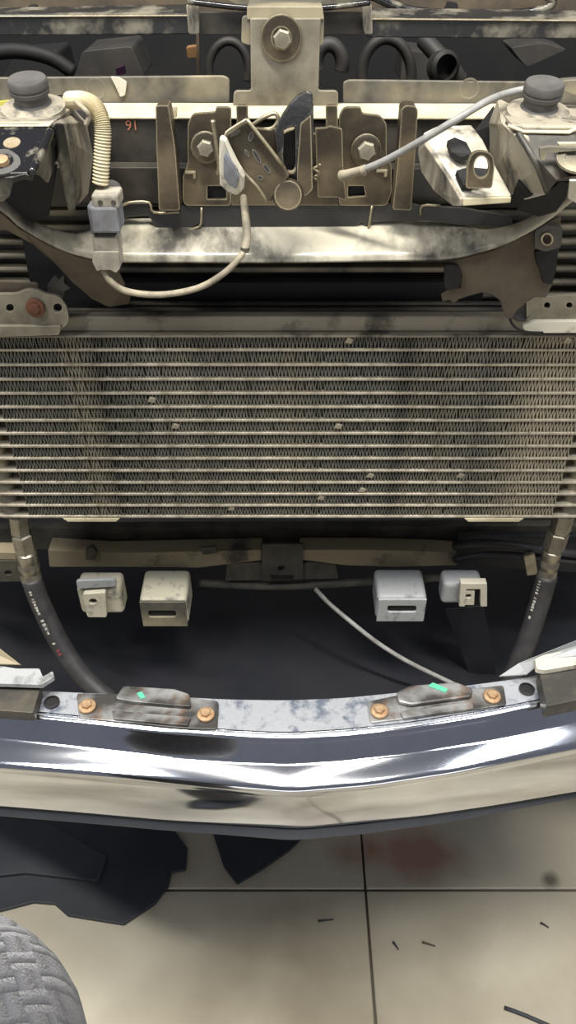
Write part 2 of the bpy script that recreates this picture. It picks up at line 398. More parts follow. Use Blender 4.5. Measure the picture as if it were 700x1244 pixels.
# bracket ends over the flange
eb = thing('bumper_end_bracket', 'grey folded steel bracket on the left end of the bumper flange', 'bracket', Z(10, 850, ZF))
slab('base', [(-70, 826), (50, 832), (40, 866), (-70, 858)], ZF+.012, .010, m_greyd, eb, r=3)
slab('upper_plate', [(-70, 797), (20, 812), (48, 812), (52, 822), (64, 815), (66, 822), (50, 832), (-70, 828)], ZF+.02, .004, m_blockg, eb, r=2, label='bent whitish upper plate')
link('brace', [Z(-60, 770, ZF+.03), Z(0, 788, ZF+.03), Z(26, 808, ZF+.022), Z(-60, 806, ZF+.022)], [(0, 1, 2, 3)], m_cross, eb, solid=.003, bevel=.0005)
eb = thing('bumper_end_bracket', 'grey block bracket with white top on the right end of the bumper flange', 'bracket', Z(690, 840, ZF))
slab('base', [(655, 812), (770, 792), (770, 836), (664, 858)], ZF+.016, .014, m_greyd, eb, r=3)
slab('upper_plate', [(650, 800), (662, 795), (770, 776), (770, 796), (662, 814), (652, 812)], ZF+.022, .005, m_white, eb, r=2)
link('brace', [Z(606, 822, ZF+.004), Z(630, 806, ZF+.012), Z(705, 776, ZF+.03), Z(770, 762, ZF+.03), Z(770, 790, ZF+.024), Z(662, 802, ZF+.02), Z(640, 820, ZF+.006)], [(0, 1, 2, 3, 4, 5, 6)], m_blockg, eb, solid=.003, bevel=.0005, label='pale sloping blade')

# ================================================================== COOLER
cz0 = P(350, 627.5, 0).z; czt = P(350, 425, 0).z; pitch = (czt-cz0)/13; cx0 = .0025; HW = .2325
cool = thing('oil_cooler', 'wide flat aluminium oil cooler with stacked horizontal tubes and dusty fins', 'oil cooler', (cx0, .01, cz0-.004))
def bar_section(x0, x1, zc, yf, yb, h, seg=6):
    pr = [(yb, zc-h/2), (yb, zc+h/2)]
    for k in range(seg+1):
        a = math.pi/2 - math.pi*k/seg; pr.append((yf + h/2 - math.cos(a)*h/2, zc + math.sin(a)*h/2))
    return pr
XE = HW + .033
# one tube: straight in the middle, rounded ends which ring the headers
def make_tube():
    out = []; R = .011
    for k in range(9):
        a = -math.pi/2 + math.pi*k/8; out.append((XE - R + R*math.cos(a), .0105 + .0112*math.sin(a)))
    for k in range(9):
        a = math.pi/2 + math.pi*k/8; out.append((-XE + R + R*math.cos(a), .0105 + .0112*math.sin(a)))
    V = [Vector((x+cx0, y, cz0+.0011)) for x, y in out]
    return prism('cooler_tube', [V], (0, 0, -.0024), m_alu, cool, bevel=.0006, seg=2)
t0 = make_tube(); tl = t0.location.copy()
for i in range(1, 14):
    o = t0.copy(); COL.objects.link(o); o.location = tl + Vector((0, 0, pitch*i))
# fins: corrugated strip
def fin_mesh(z0, h, n=165):
    V = []; Fc = []; dx = 2*HW/n; th = .0009
    for i in range(n):
        for s in (0, 1):
            xa = -HW + i*dx + s*dx/2; xb = xa + dx/2
            za, zb = (z0, z0+h) if s == 0 else (z0+h, z0)
            j = random.uniform(-.0003, .0003)
            yf = -.0002 + random.uniform(0, .0009)
            if random.random() < .03: yf += .003
            b = len(V)
            for (x, z) in ((xa, za), (xb+j, zb)):
                for (ox, y) in ((-th/2, yf), (th/2, yf), (th/2, .006), (-th/2, .006)):
                    V.append((cx0+x+ox, y + (z-z0)*.12, z))
            Fc += [(b, b+1, b+5, b+4), (b+1, b+2, b+6, b+5), (b+3, b, b+4, b+7)]
    return V, Fc
V, Fc = fin_mesh(cz0+.0008, pitch-.0018)
f0 = link('fin_row', V, Fc, m_fin, cool); f0['kind'] = 'stuff'; fl0 = f0.location.copy()
V, Fc = fin_mesh(cz0+.0008, pitch-.0018); f1 = link('fin_row', V, Fc, m_fin, cool); f1['kind'] = 'stuff'; f1.location = fl0 + Vector((0, 0, pitch)); 
for i in range(2, 14):
    o = (f0 if i % 2 == 0 else f1).copy(); COL.objects.link(o); o.location = fl0 + Vector((0, 0, pitch*i))
box('core_backing', cx0-HW, cx0+HW, .0052, .021, cz0, czt+pitch, m_dark, cool, bevel=0)
for s, nm in ((-1, 'left'), (1, 'right')):
    lathe('header', (cx0 + s*(HW+.018), .0105, cz0-.004), (0, 0, 1), [(.0092, 0), (.0092, czt-cz0+pitch+.004)], m_grey, cool, seg=20, label='dusty vertical header column')
    box('side_plate', cx0+s*(HW+.001)-.0012, cx0+s*(HW+.001)+.0012, .006, .021, cz0, czt+pitch, m_fin, cool, bevel=0)
zt = czt+pitch-.001
box('top_plate', cx0-HW-.03, cx0+HW+.03, -.004, .024, zt, zt+.0022, m_alurail, cool)
box('top_rail', cx0-HW-.06, cx0+HW+.06, .002, .012, zt+.0022, zt+.0145, m_alurail, cool, bevel=.0015, label='dull stained aluminium rail over the core')
for yy, (a, b) in ((.020, (388, 383)), (.026, (380, 376)), (.032, (372.5, 369))):
    z1 = P(350, b, yy).z; z2 = P(350, a, yy).z
    box('rail_bead', cx0-HW-.05, cx0+HW+.05, yy, yy+.006, z2, z1, m_greyd, cool, bevel=.0012)
box('rail_web', cx0-HW-.05, cx0+HW+.05, .028, .042, zt+.0, P(350, 370, .04).z, m_void, cool, bevel=0)
for (a, b) in (((76, 628), (146, 628)), ((564, 628), (637, 628))):
    p0 = P(a[0], 628.5, .0); p1 = P(b[0], 628.5, 0)
    prism('clip_tab', [[(p0.x, -.001, p0.z-.0005), (p1.x, -.001, p0.z-.0005), (p1.x-.004, -.001, p0.z-.0045), (p0.x+.004, -.001, p0.z-.0045)]], (0, .012, 0), m_cream, cool, bevel=.0006, label='pale clip under the bottom tube')
# bent fin specks
for (sx, sy) in ((424, 414), (690, 414), (411, 518), (213, 518), (184, 486), (450, 578), (390, 605), (560, 578), (440, 596), (281, 618)):
    c = P(sx, sy, .0); 
    prism('bent_fin', [[c + Vector((dx, 0, dz)) for dx, dz in ((-.0035, -.002), (.002, -.0028), (.0036, .001), (-.001, .003))]], (0, .003, 0), m_alu, cool, bevel=.0004)

# ================================================================== HOSES
def hose(name, label, pts, segs, hosepts, rr, prints, side):
    t = thing(name, label, 'hose', P(*pts[0]))
    a, b = P(*segs[0][0]), P(*segs[0][1])
    for k, (p, q, r, hexa, m) in enumerate(segs):
        p, q = P(*p), P(*q); L = (q-p).length
        if hexa: lathe('hex_nut', p, q-p, [(r*.85, 0), (r, L*.08), (r, L*.92), (r*.85, L)], m, t, seg=6, smooth=False)
        else: lathe('crimp_sleeve', p, q-p, [(r*.8, 0), (r, L*.06), (r, L*.3), (r*.93, L*.33), (r*.93, L*.4), (r, L*.43), (r, L*.62), (r*.93, L*.65), (r*.93, L*.72), (r, L*.75), (r, L*.95), (r*.86, L)], m, t, seg=24)
    path = [P(*h) for h in hosepts]
    hz = tube('hose_body', path, rr, m_hose, t, seg=16, label='black rubber hose')
    cp = catmull(path, 10)
    return t, cp
hl, cpl = hose('hydraulic_hose', 'black printed hydraulic hose with crimped steel fitting at the lower left corner of the cooler', [(22, 630, .01)],
    [((22, 624, .010), (25, 648, .010), .0090, True, m_fit), ((26, 648, .01), (31, 671, .008), .0098, True, m_fit), ((31, 669, .008), (39, 707, .004), .0098, False, m_fit)], 
    [(38, 703, .004), (50, 735, -.004), (72, 780, -.02), (98, 818, -.036), (128, 846, -.05), (168, 880, -.07)], .0098, None, -1)
hr, cpr = hose('hydraulic_hose', 'black printed hydraulic hose with bright steel fitting at the lower right corner of the cooler', [(683, 630, .01)],
    [((686, 622, .010), (680, 646, .010), .0096, True, m_fit), ((679, 646, .01), (672, 668, .008), .0100, True, m_fit), ((672, 667, .008), (664, 702, .004), .0088, False, m_fit)], 
    [(665, 699, .004), (655, 735, -.004), (640, 780, -.02), (618, 830, -.036), (590, 875, -.05)], .0098, None, 1)
def printing(cp, rr, i0, i1, parent, side, m, sz=.0035, seed=1):
    """illegible worn stencil marks in a line along the hose, lying on its surface"""
    rnd = random.Random(seed); V = []; Fc = []; s = 0
    L = []; acc = 0
    for i in range(i0, i1):
        a, b = cp[i], cp[i+1]; t = (b-a).normalized(); view = (CAM - a); view = (view - t*view.dot(t)).normalized()
        sd = t.cross(view).normalized()
        nrm = (view*.85 + sd*side*.5).normalized(); cr = t.cross(nrm).normalized()
        if rnd.random() < .22: continue
        ln = (b-a).length*rnd.uniform(.35, .8); wd = sz*rnd.uniform(.6, 1)
        o = a + nrm*(rr+.0001)
        k = len(V)
        for (u, v) in ((0, -.5), (ln, -.5), (ln, .5), (0, .5)): V.append(o + t*u + cr*wd*v)
        for (u, v) in ((0, -.5), (ln, -.5), (ln, .5), (0, .5)): V.append(o + t*u + cr*wd*v + nrm*.0003)
        Fc += [(k, k+1, k+2, k+3), (k+4, k+5, k+6, k+7), (k, k+1, k+5, k+4), (k+1, k+2, k+6, k+5), (k+2, k+3, k+7, k+6), (k+3, k, k+4, k+7)]
    if V:
        o = link('printed_marks', V, Fc, m, parent); 
printing(cpl, .0098, 3, 20, hl, 1, m_print, seed=3); printing(cpl, .0098, 21, 24, hl, 1, m_redprint, seed=5)
printing(cpr, .0098, 1, 14, hr, 1, m_print, seed=9)

# ================================================================== RADIATOR BEHIND
rad = thing('radiator', 'grey radiator core of horizontal tubes standing behind the oil cooler', 'radiator', (0, .07, .73))
r0 = box('radiator_tube', -.42, .42, .050, .062, .735, .7395, m_grey, rad, bevel=.0018)
rl = r0.location.copy()
for i in range(1, 24):
    o = r0.copy(); COL.objects.link(o); o.location = rl + Vector((0, 0, .0108*i))
box('core', -.42, .42, .060, .085, .73, .985, m_greyd, rad, bevel=0)
box('black_strip', P(132, 345, .04).x, P(590, 345, .04).x, .040, .052, P(350, 371, .04).z, P(350, 343, .04).z, m_void, rad, bevel=.002, label='black strip')  # black strip across the core between lip and cooler rail

# ================================================================== LOWER CROSSMEMBER
cm = thing('lower_crossmember', 'cream painted lower frame crossmember below the cooler with square centre tab', 'crossmember', P(340, 690, .075))
def rail(pts, Y, t, m, nm, lbl=None):
    plate(nm, pts, Y, t, m, cm, r=2, bevel=.0012, label=lbl)
rail([(58, 668), (130, 672), (240, 670), (318, 668), (318, 681), (240, 690), (150, 689), (60, 689)], .072, .02, m_cross, 'front_rail', 'cream rail left of the centre tab')
rail([(364, 668), (450, 668), (520, 670), (556, 672), (556, 687), (480, 689), (420, 687), (364, 680)], .072, .02, m_cross, 'front_rail', 'cream rail right of the centre tab')
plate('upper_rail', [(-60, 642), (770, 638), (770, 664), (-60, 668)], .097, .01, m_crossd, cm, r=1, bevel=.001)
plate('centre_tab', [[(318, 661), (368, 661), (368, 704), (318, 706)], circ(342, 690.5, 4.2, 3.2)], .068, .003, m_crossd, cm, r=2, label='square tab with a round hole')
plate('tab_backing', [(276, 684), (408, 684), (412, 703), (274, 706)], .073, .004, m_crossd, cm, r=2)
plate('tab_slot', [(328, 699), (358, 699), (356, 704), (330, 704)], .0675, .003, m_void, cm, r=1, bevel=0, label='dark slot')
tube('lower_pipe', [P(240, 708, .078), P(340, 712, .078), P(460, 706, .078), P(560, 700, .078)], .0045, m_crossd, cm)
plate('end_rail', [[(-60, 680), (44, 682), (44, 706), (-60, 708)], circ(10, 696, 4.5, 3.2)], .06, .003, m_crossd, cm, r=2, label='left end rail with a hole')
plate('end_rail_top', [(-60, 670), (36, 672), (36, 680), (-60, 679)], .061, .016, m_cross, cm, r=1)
plate('small_clip', [(104, 668), (112, 664), (118, 672), (116, 680), (104, 680)], .066, .005, m_greyd, cm, r=1)
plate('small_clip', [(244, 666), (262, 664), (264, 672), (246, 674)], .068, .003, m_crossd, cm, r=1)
plate('right_rail', [(556, 650), (770, 652), (770, 700), (610, 690), (556, 684)], .085, .006, m_darkpl, cm, r=1, label='black right end section')
wl = thing('wiring_loom', 'black wiring loom running along the right half of the lower crossmember', 'cable', P(600, 670, .06))
tube('loom_tube', [P(552, 664, .07), P(580, 660, .06), (P(620, 662, .06)), P(660, 668, .06), P(720, 676, .065)], .0045, m_hose, wl)
tube('loom_tube', [P(552, 680, .07), P(590, 674, .062), P(640, 676, .062), P(720, 684, .065)], .0038, m_hose, wl)
plate('loom_clip', [(636, 676), (650, 672), (654, 698), (640, 700)], .05, .004, m_fit, wl, r=2, label='small bright metal clip')

# mount blocks
def block(label, x0, x1, ytop, yedge, ybot, Yf, m, slot=None, fm=None):
    t = thing('mounting_block', label, 'mounting block')
    a, b = P(x0, yedge, Yf), P(x1, yedge, Yf); zt = a.z; zb = P(x0, ybot, Yf).z
    yb = Z((x0+x1)/2, ytop, zt).y
    t.location = ((a.x+b.x)/2, Yf, zb)
    o = box('block_body', a.x, b.x, Yf+.002, yb, zb, zt, m, t, bevel=.005, seg=4)
    w_ = .002
    # front frame plate with a real slot
    outer = [(a.x+.001, Yf-.001, zb+.001), (b.x-.001, Yf-.001, zb+.001), (b.x-.001, Yf-.001, zt-.001), (a.x+.001, Yf-.001, zt-.001)]
    if slot:
        sx0, sy0, sx1, sy1 = slot
        hole = [P(x, y, Yf-.001) for x, y in rpoly([(sx0, sy1), (sx1, sy1), (sx1, sy0), (sx0, sy0)], 3)]
        prism('front_plate', [outer, hole], (0, .003, 0), fm or m_blockg, t, bevel=.0006)
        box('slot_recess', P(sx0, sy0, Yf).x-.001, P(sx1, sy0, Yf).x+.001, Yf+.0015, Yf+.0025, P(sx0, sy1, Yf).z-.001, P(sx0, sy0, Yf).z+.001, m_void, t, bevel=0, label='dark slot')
    return t, a, b, zt, zb, Yf
block('large chalky cream box mount with dark slot, left of the centre tab', 168, 226, 691, 730, 761, .02, m_block, (180, 742, 214, 750), m_grey)
block('large pale grey box mount with dark slot, right of the centre tab', 459, 520, 690, 727, 755, .02, m_blockg, (471, 736, 506, 744))
t, a, b, zt, zb, Yf = block('small crumbly white mount with nub, leftmost of the four under the crossmember', 91, 145, 693, 716, 748, .025, m_block)
plate('nub', [[(100, 722), (128, 720), (130, 750), (106, 750)], circ(113, 731, 5, 3.5)], .019, .006, m_block, t, r=3, bevel=.0015)
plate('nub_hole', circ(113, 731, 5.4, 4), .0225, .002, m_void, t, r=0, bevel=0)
plate('ridge', [(92, 706), (140, 704), (142, 713), (94, 716)], .0225, .004, m_blockg, t, r=3, bevel=.001)
t, a, b, zt, zb, Yf = block('small pale mount with open U channel, rightmost of the four under the crossmember', 540, 588, 690, 711, 736, .026, m_blockg)
plate('channel', [(560, 709), (592, 709), (592, 737), (584, 737), (584, 716), (567, 716), (565, 737), (558, 737)], .018, .008, m_white, t, r=1)
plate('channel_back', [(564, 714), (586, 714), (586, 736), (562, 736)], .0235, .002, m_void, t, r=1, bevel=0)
plate('clip', [[(562, 718), (577, 718), (576, 735), (562, 735)], [(566, 722), (573, 722), (572, 727), (566, 727)]], .019, .004, m_white, t, r=1)

# thin brake line
tb = tube('thin_pipe', [P(383, 715, .06), P(400, 733, .05), P(432, 760, .03), P(462, 783, .02), P(500, 806, .01), P(560, 835, -.0)], .0024, m_cable)
tag(tb, 'thin grey pipe slanting down to the right under the centre tab', 'pipe')
st = thing('stay_bar', 'faint grey flat stay bar slanting down behind the rightmost small mount', 'bar', P(575, 750, .06))
plate('bar_sheet', [(540, 740), (588, 736), (606, 836), (578, 838)], .06, .003, m_darkpl, st, r=2)

# ================================================================== SHADE PANEL and dark bay
ut = thing('shade_panel', 'black plastic panel added for the dark shade between crossmember and bumper', 'shade_panel', (0, .1, .42))  # added panel for under-car shade; its front edge blocks light through the gap
V = []; Fc = []; nx, ny = 24, 10
for j in range(ny+1):
    for i in range(nx+1):
        x = -.55 + 1.1*i/nx; yf_ = -.135 + .75*min(abs(x), .4)**2; y = yf_ + (.465-yf_)*j/ny
        V.append((x, y, .45 - .03*math.sin(math.pi*j/ny)*(1-.5*math.cos(x*14)) - .01*math.cos(x*22)))
for j in range(ny):
    for i in range(nx): a = j*(nx+1)+i; Fc.append((a, a+1, a+nx+2, a+nx+1))
link('shade_panel_body', V, Fc, m_darkpl, ut, smooth=True, solid=.004)
tube('front_edge', [(x/10, -.137 + .75*min(abs(x/10), .4)**2, .442) for x in range(-5, 6)], .006, m_darkpl, ut, dense=3)

eng = thing('engine_bay', 'dark engine bay seen in the slot behind the upper tie bar', 'engine bay', (0, .4, .45))
box('back_panel', -.75, .75, .48, .50, .47, 1.32, m_void, eng, bevel=0)  # added panels enclosing the bay to keep world light out
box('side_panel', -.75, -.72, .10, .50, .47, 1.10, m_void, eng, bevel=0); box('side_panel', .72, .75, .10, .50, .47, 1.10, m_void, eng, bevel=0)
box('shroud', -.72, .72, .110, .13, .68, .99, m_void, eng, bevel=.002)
for (c, rx, Y, rr, mm) in (((278, 74), 24, .2, .0035, m_bay), ((470, 80), 30, .2, .0045, m_bay), ((400, 66), 16, .22, .006, m_bay)):
    pts = [P(c[0] + rx*math.cos(math.radians(a)), c[1] - rx*1.5*math.sin(math.radians(a)) + 12, Y) for a in range(-20, 215, 20)]
    tube('coolant_hose', pts, rr, mm, eng)
tube('coolant_hose', [P(515, 48, .2), P(528, 62, .19), P(545, 80, .18), P(560, 100, .18)], .007, m_bay, eng)
lathe('coupling', P(535, 82, .17), (.3, -1, .2), [(.012, 0), (.012, .01), (.009, .012), (.009, .002), (.001, .002)], m_bay, eng)
tube('coolant_hose', [P(90, 88, .2), P(60, 70, .2), P(20, 62, .2), P(-30, 66, .2)], .006, m_void, eng)
plate('tan_block', [(226, 58), (240, 56), (242, 70), (228, 71)], .16, .01, m_orange, eng, r=1)
plate('stem', [(238, 42), (242, 42), (243, 100), (239, 100)], .16, .004, m_brown, eng, r=1)
plate('purple_tab', [(140, 84), (150, 80), (152, 90), (142, 92)], .15, .006, m_purple, eng, r=1)
plate('dim_casing', [(100, 62), (160, 56), (176, 95), (90, 98)], .24, .06, m_bay, eng, r=5, bevel=.004)
plate('dim_casing', [(490, 60), (530, 66), (560, 100), (486, 100)], .26, .05, m_bay, eng, r=5, bevel=.004)
plate('dim_casing', [(620, 58), (660, 52), (690, 60), (640, 82)], .24, .04, m_bay, eng, r=5, bevel=.004)
plate('dim_casing', [(20, 66), (70, 62), (80, 100), (0, 100)], .26, .05, m_void, eng, r=5, bevel=.004)

# upper cross bar with brown panel behind
ub = thing('upper_cross_bar', 'black edged dusty cross bar along the top edge of the view', 'cross bar', P(350, 40, .09))
BY = .085
sheet('left_bar_face', [(-60, 19, BY), (236, 18, BY), (232, 41, BY), (-60, 43, BY), (-60, 13, BY+.03), (240, 8, BY+.03)], [(0, 1, 2, 3), (4, 5, 1, 0)], m_blackd, ub, t=.003)
sheet('right_bar_face', [(443, 24, BY), (770, 26, BY), (770, 47, BY), (446, 45, BY), (443, 12, BY+.03), (770, 16, BY+.03)], [(0, 1, 2, 3), (4, 5, 1, 0)], m_blackd, ub, t=.003)
sheet('centre_bar_face', [(240, 14, BY+.006), (440, 14, BY+.006), (440, 42, BY+.006), (240, 42, BY+.006)], [(0, 1, 2, 3)], m_beam, ub, t=.003)
for pts in ([(-60, 19), (236, 18), (236, 20.5), (-60, 21.5)], [(443, 22), (770, 25), (770, 27), (443, 24.5)]):
    plate('bright_edge', pts, BY-.003, .003, m_edge, ub, r=0, bevel=.0006, label='thin bright worn edge')
for (x0, x1) in ((226, 241), (440, 452)):
    plate('weld_joint', [(x0, 6), (x0+6, 2), (x1, 6), (x1+1, 42), (x0+3, 42)], BY-.006, .006, m_gusset, ub, r=3, bevel=.001)
tube('cable_rail', [P(228, 2, BY-.01), P(290, 9, BY-.01), P(345, 11, BY-.01), (P(400, 9, BY-.01)), P(450, 3, BY-.01)], .0018, m_black, ub)
plate('top_tab', [(262, -8), (445, -8), (440, 5), (400, 7), (345, 9), (290, 6)], BY-.002, .004, m_grey, ub, r=2)
plate('brown_panel', [[(-80, -40), (780, -40), (780, 24), (-80, 20)], ], BY+.04, .004, m_brown, ub, r=0)
tube('oval_rim', [P(450, -6, BY+.03), P(500, 13, BY+.03), P(580, 18, BY+.03), P(650, 14, BY+.03), P(672, 2, BY+.03), P(650, -14, BY+.03)], .003, m_black, ub)
plate('dark_clip', [(545, 2), (556, 4), (558, 18), (538, 18)], BY+.03, .005, m_void, ub, r=1)
plate('dark_clip', [(34, 6), (44, 6), (46, 18), (34, 18)], BY+.03, .005, m_void, ub, r=3)

# ================================================================== UPPER TIE BAR
tbx = thing('radiator_support', 'dusty black upper radiator support beam with notched lower flange and curved lip', 'support beam', (0, .0, .95))
sheet('beam', [(-80, 141, .012), (780, 145, .012), (780, 252, .012), (-80, 250, .012), (-80, 126, .034), (780, 127, .034)], [(0, 1, 2, 3), (4, 5, 1, 0)], m_beam, tbx, t=.003, label='dark beam face')
def strip(x0, x1):
    sheet('beam_crown', [(x0, 143.5, .008), (x1, 144.5, .008), (x1, 127, .031), (x0, 126, .031), ], [(0, 1, 2, 3)], m_cream, tbx, t=.0015, label='crown of the beam with painted cream highlight')  # highlight along the beam top, put into the colour as a cream strip
strip(60, 640)
plate('rear_flange', rpoly([(-80, 95), (272, 92), (279, 96), (279, 129), (-80, 129)], 7), .036, .003, m_grey, tbx, r=0, label='upright grey flange left of the centre bracket')
plate('rear_flange', rpoly([(417, 100), (424, 97), (780, 101), (780, 129), (417, 129)], 6), .036, .003, m_grey, tbx, r=0, label='upright grey flange right of the centre bracket')
for c in ((117, 108), (570, 108)): lathe('pressed_ring', P(c[0], c[1], .0365), (0, -1, 0), [(.0066, 0), (.0066, .0006), (.0055, .0006), (.005, .0002), (.0001, .0002)], m_grey, tbx)
plate('torn_tab', [(134, 93), (144, 94), (154, 100), (152, 116), (146, 118), (140, 104)], .034, .002, m_white, tbx, r=2, label='small torn pale tab')
tc_ = bpy.data.curves.new('stencil_mark', 'FONT'); tc_.body = '91'; tc_.size = .0085; tc_.extrude = .0001; tc_.materials.append(mat('orange_stencil_paint', (176, 112, 78), None, bump=0))
to_ = bpy.data.objects.new('stencil_curve', tc_); COL.objects.link(to_); bpy.context.view_layer.update()
sm_ = bpy.data.meshes.new_from_object(to_.evaluated_get(bpy.context.evaluated_depsgraph_get()))
bpy.data.objects.remove(to_); sm_.name = 'stencil_mark'
to_ = bpy.data.objects.new('stencil_mark', sm_); COL.objects.link(to_)
to_.rotation_euler = (math.pi/2, 0, 0); to_.location = P(153, 158, .0098) - wloc(tbx); to_.parent = tbx; to_['label'] = 'small orange stencilled number'
# beam lower shadow seam
sheet('beam_step', [(60, 198, .010), (620, 200, .010), (620, 206, .002), (60, 204, .002), (620, 248, .004), (60, 246, .004)], [(0, 1, 2, 3), (3, 2, 4, 5)], m_beam, tbx)
# notched flange
nf = [(135, 256), (146, 252), (158, 247), (181, 247), (187, 259), (218, 259), (219, 250), (244, 250), (244, 246), (500, 247), (512, 250), (535, 251), (560, 252), (620, 262), (625, 276), (560, 274), (515, 268), (452, 270), (448, 282), (440, 270), (432, 276), (250, 277), (242, 272), (228, 280), (190, 278), (184, 268), (180, 262), (158, 264), (135, 272)]
plate('notched_flange', nf, -.006, .003, m_notch, tbx, r=0, label='notched dark flange')
# light edges of the notches
for pts in ([(146, 251), (158, 246), (181, 246), (187, 258), (218, 258)], [(228, 280), (238, 277), (244, 272), (245, 252)], [(447, 283), (449, 270), (452, 250)], [(511, 262), (513, 250), (535, 250)]):
    tube('bare_edge', [P(x, y, -.0072) for x, y in pts], .0009, m_edge, tbx, seg=6, dense=3)
# curved lip: loft between the upper and the lower line
lo = [(-60, 225, -.065), (0, 254, -.052), (25, 275, -.046), (64, 297, -.038), (96, 309, -.034), (140, 316, -.030), (250, 317, -.030), (350, 317, -.030), (470, 315, -.030), (545, 313, -.031), (600, 300, -.035), (640, 282, -.042), (672, 262, -.05), (700, 240, -.058), (760, 205, -.07)]
hi = [(-60, 212, -.058), (0, 240, -.044), (30, 262, -.036), (66, 280, -.026), (100, 284, -.012), (142, 268, 0.002), (250, 267, 0.002), (350, 267, .002), (470, 267, .002), (548, 272, .0), (590, 280, -.012), (634, 270, -.03), (664, 252, -.040), (694, 230, -.050), (752, 194, -.064)]
lo2 = [(a, b, c) for a, b, c in lo]
cl = catmull([P(*p) for p in lo], 5); ch = catmull([P(*p) for p in hi], 5)
V = []; Fc = []; K = 7
for a, b in zip(cl, ch):
    for k in range(K):
        t = k/(K-1); p = b.lerp(a, t); p.z += .0014*math.sin(math.pi*t); V.append(p)
    V.append(a + Vector((0, .002, -.0015)))
K1 = K+1
for i in range(len(cl)-1):
    for k in range(K1-1): Fc.append((i*K1+k, i*K1+k+1, (i+1)*K1+k+1, (i+1)*K1+k))
link('curved_lip', V, Fc, m_lip, tbx, smooth=True, solid=.0016, label='curved lip with painted cream reflections and dark streaks')
# brownish air guides under the lip at both ends
lg = thing('air_guide', 'dark brown dusty air guide sheet under the left end of the curved lip', 'air guide', P(80, 330, -.02))
sheet('guide_sheet', [(-60, 228, -.062), (0, 257, -.05), (25, 278, -.044), (64, 300, -.036), (96, 312, -.032), (140, 320, -.028), (152, 345, -.02), (145, 360, -.012), (132, 372, -.006), (112, 362, -.012), (88, 342, -.02), (68, 320, -.03), (40, 296, -.04), (10, 280, -.046), (-60, 250, -.06)],
      [(0, 1, 13, 14), (1, 2, 12, 13), (2, 3, 11, 12), (3, 4, 10, 11), (4, 5, 6, 10), (6, 7, 9, 10), (7, 8, 9)], m_brown, lg)
sheet('guide_fold', [(146, 346, -.018), (160, 352, 0), (156, 368, 0.004), (132, 372, -.004)], [(0, 1, 2, 3)], m_brown, lg)
sheet('black_filler', [(26, 284, .03), (60, 300, .03), (112, 350, .03), (160, 362, .03), (150, 376, .03), (40, 376, .03), (36, 340, .03)], [(0, 1, 2, 3, 4, 5, 6)], m_void, lg, label='black rubber filler')
plate('small_star_clip', [(58, 345), (66, 335), (72, 340), (78, 334), (78, 344), (86, 350), (78, 354), (76, 364), (68, 357), (58, 358)], .0, .004, m_greyd, lg, r=1)
rg = thing('air_guide', 'torn grey brown air guide sheet with ragged hole under the right end of the lip', 'air guide', P(620, 330, -.02))
plate('guide_sheet', [(545, 318), (600, 304), (645, 284), (682, 262), (680, 300), (672, 345), (664, 362), (650, 362), (640, 368), (628, 378), (622, 388), (614, 386), (608, 366), (598, 358), (585, 356), (570, 360), (558, 364), (552, 369), (546, 365), (538, 367), (536, 358), (548, 350), (560, 350), (561, 334), (552, 320)], -.026, .002, m_brown, rg, r=0)
plate('black_patch', [(650, 306), (668, 300), (679, 302), (676, 330), (671, 346), (660, 344), (657, 330), (652, 320)], -.029, .003, m_void, rg, r=0, label='black rubber patch')
plate('black_patch', [(540, 322), (558, 322), (562, 342), (556, 352), (540, 352)], -.030, .003, m_void, rg, r=4, label='black foam lump')
plate('loop_bracket', [[(650, 280), (664, 274), (684, 276), (682, 300), (664, 306), (650, 302)], circ(665, 291, 7, 7)], -.034, .003, m_greyd, rg, r=3, label='dark lug with round hole')
plate('slot_ring', [circ(665, 291, 8, 8), circ(665, 291, 5.2, 6)], -.036, .002, m_edge, rg, r=0)
lathe('rubber_grommet', P(633, 376, -.006), (-.15, -1, .3), [(.0085, 0), (.0083, .003), (.0070, .0045), (.006, .003), (.0001, .002)], m_rubber, rg, label='dark round rubber grommet')

# side brackets
lb = thing('side_bracket', 'zinc bracket with rusty bolt and two holes at the upper left corner of the cooler', 'bracket', P(40, 385, -.012))
plate('bracket_plate', [rpoly([(-60, 358), (20, 357), (30, 352), (44, 352), (56, 358), (72, 360), (81, 372), (84, 392), (70, 403), (-60, 405)], 7), circ(12, 374, 5, 5), circ(70, 374, 5.5, 5.5)], -.012, .003, m_bracket, lb, r=0, bevel=.0012)
plate('lower_fold', [(-60, 396), (74, 396), (72, 407), (-60, 411)], -.015, .004, m_bracket, lb, r=3, bevel=.0015)
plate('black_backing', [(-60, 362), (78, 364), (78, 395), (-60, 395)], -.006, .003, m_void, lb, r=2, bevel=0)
hexbolt(P(43, 374, -.014), (0, -1, .1), .0042, m_rust, lb, h=.003, washer=.0068, wm=m_rust)
plate('front_tab', [(-30, 340), (46, 344), (48, 356), (-30, 358)], -.004, .002, m_brown, lb, r=4)
rb = thing('side_bracket', 'pale zinc bracket with two small holes at the upper right corner of the cooler', 'bracket', P(680, 380, -.012))
plate('bracket_plate', [rpoly([(640, 362), (690, 358), (780, 358), (780, 392), (640, 392)], 5), circ(665, 371, 4, 4), circ(692, 371, 4, 4), circ(720, 371, 4, 4)], -.012, .003, m_bracket, rb, r=0, bevel=.001)
plate('lower_fold', [(634, 397), (650, 391), (780, 390), (780, 404), (640, 405)], -.016, .005, m_white, rb, r=3, bevel=.0015, label='whitish folded lower edge')
plate('black_backing', [(642, 364), (770, 364), (770, 390), (642, 390)], -.006, .003, m_void, rb, r=2, bevel=0)
tube('wire_ring', [P(622, 376, -.014), P(620, 388, -.016), P(627, 398, -.018), P(640, 403, -.02), P(660, 404, -.02)], .0009, m_void, rb, seg=6)

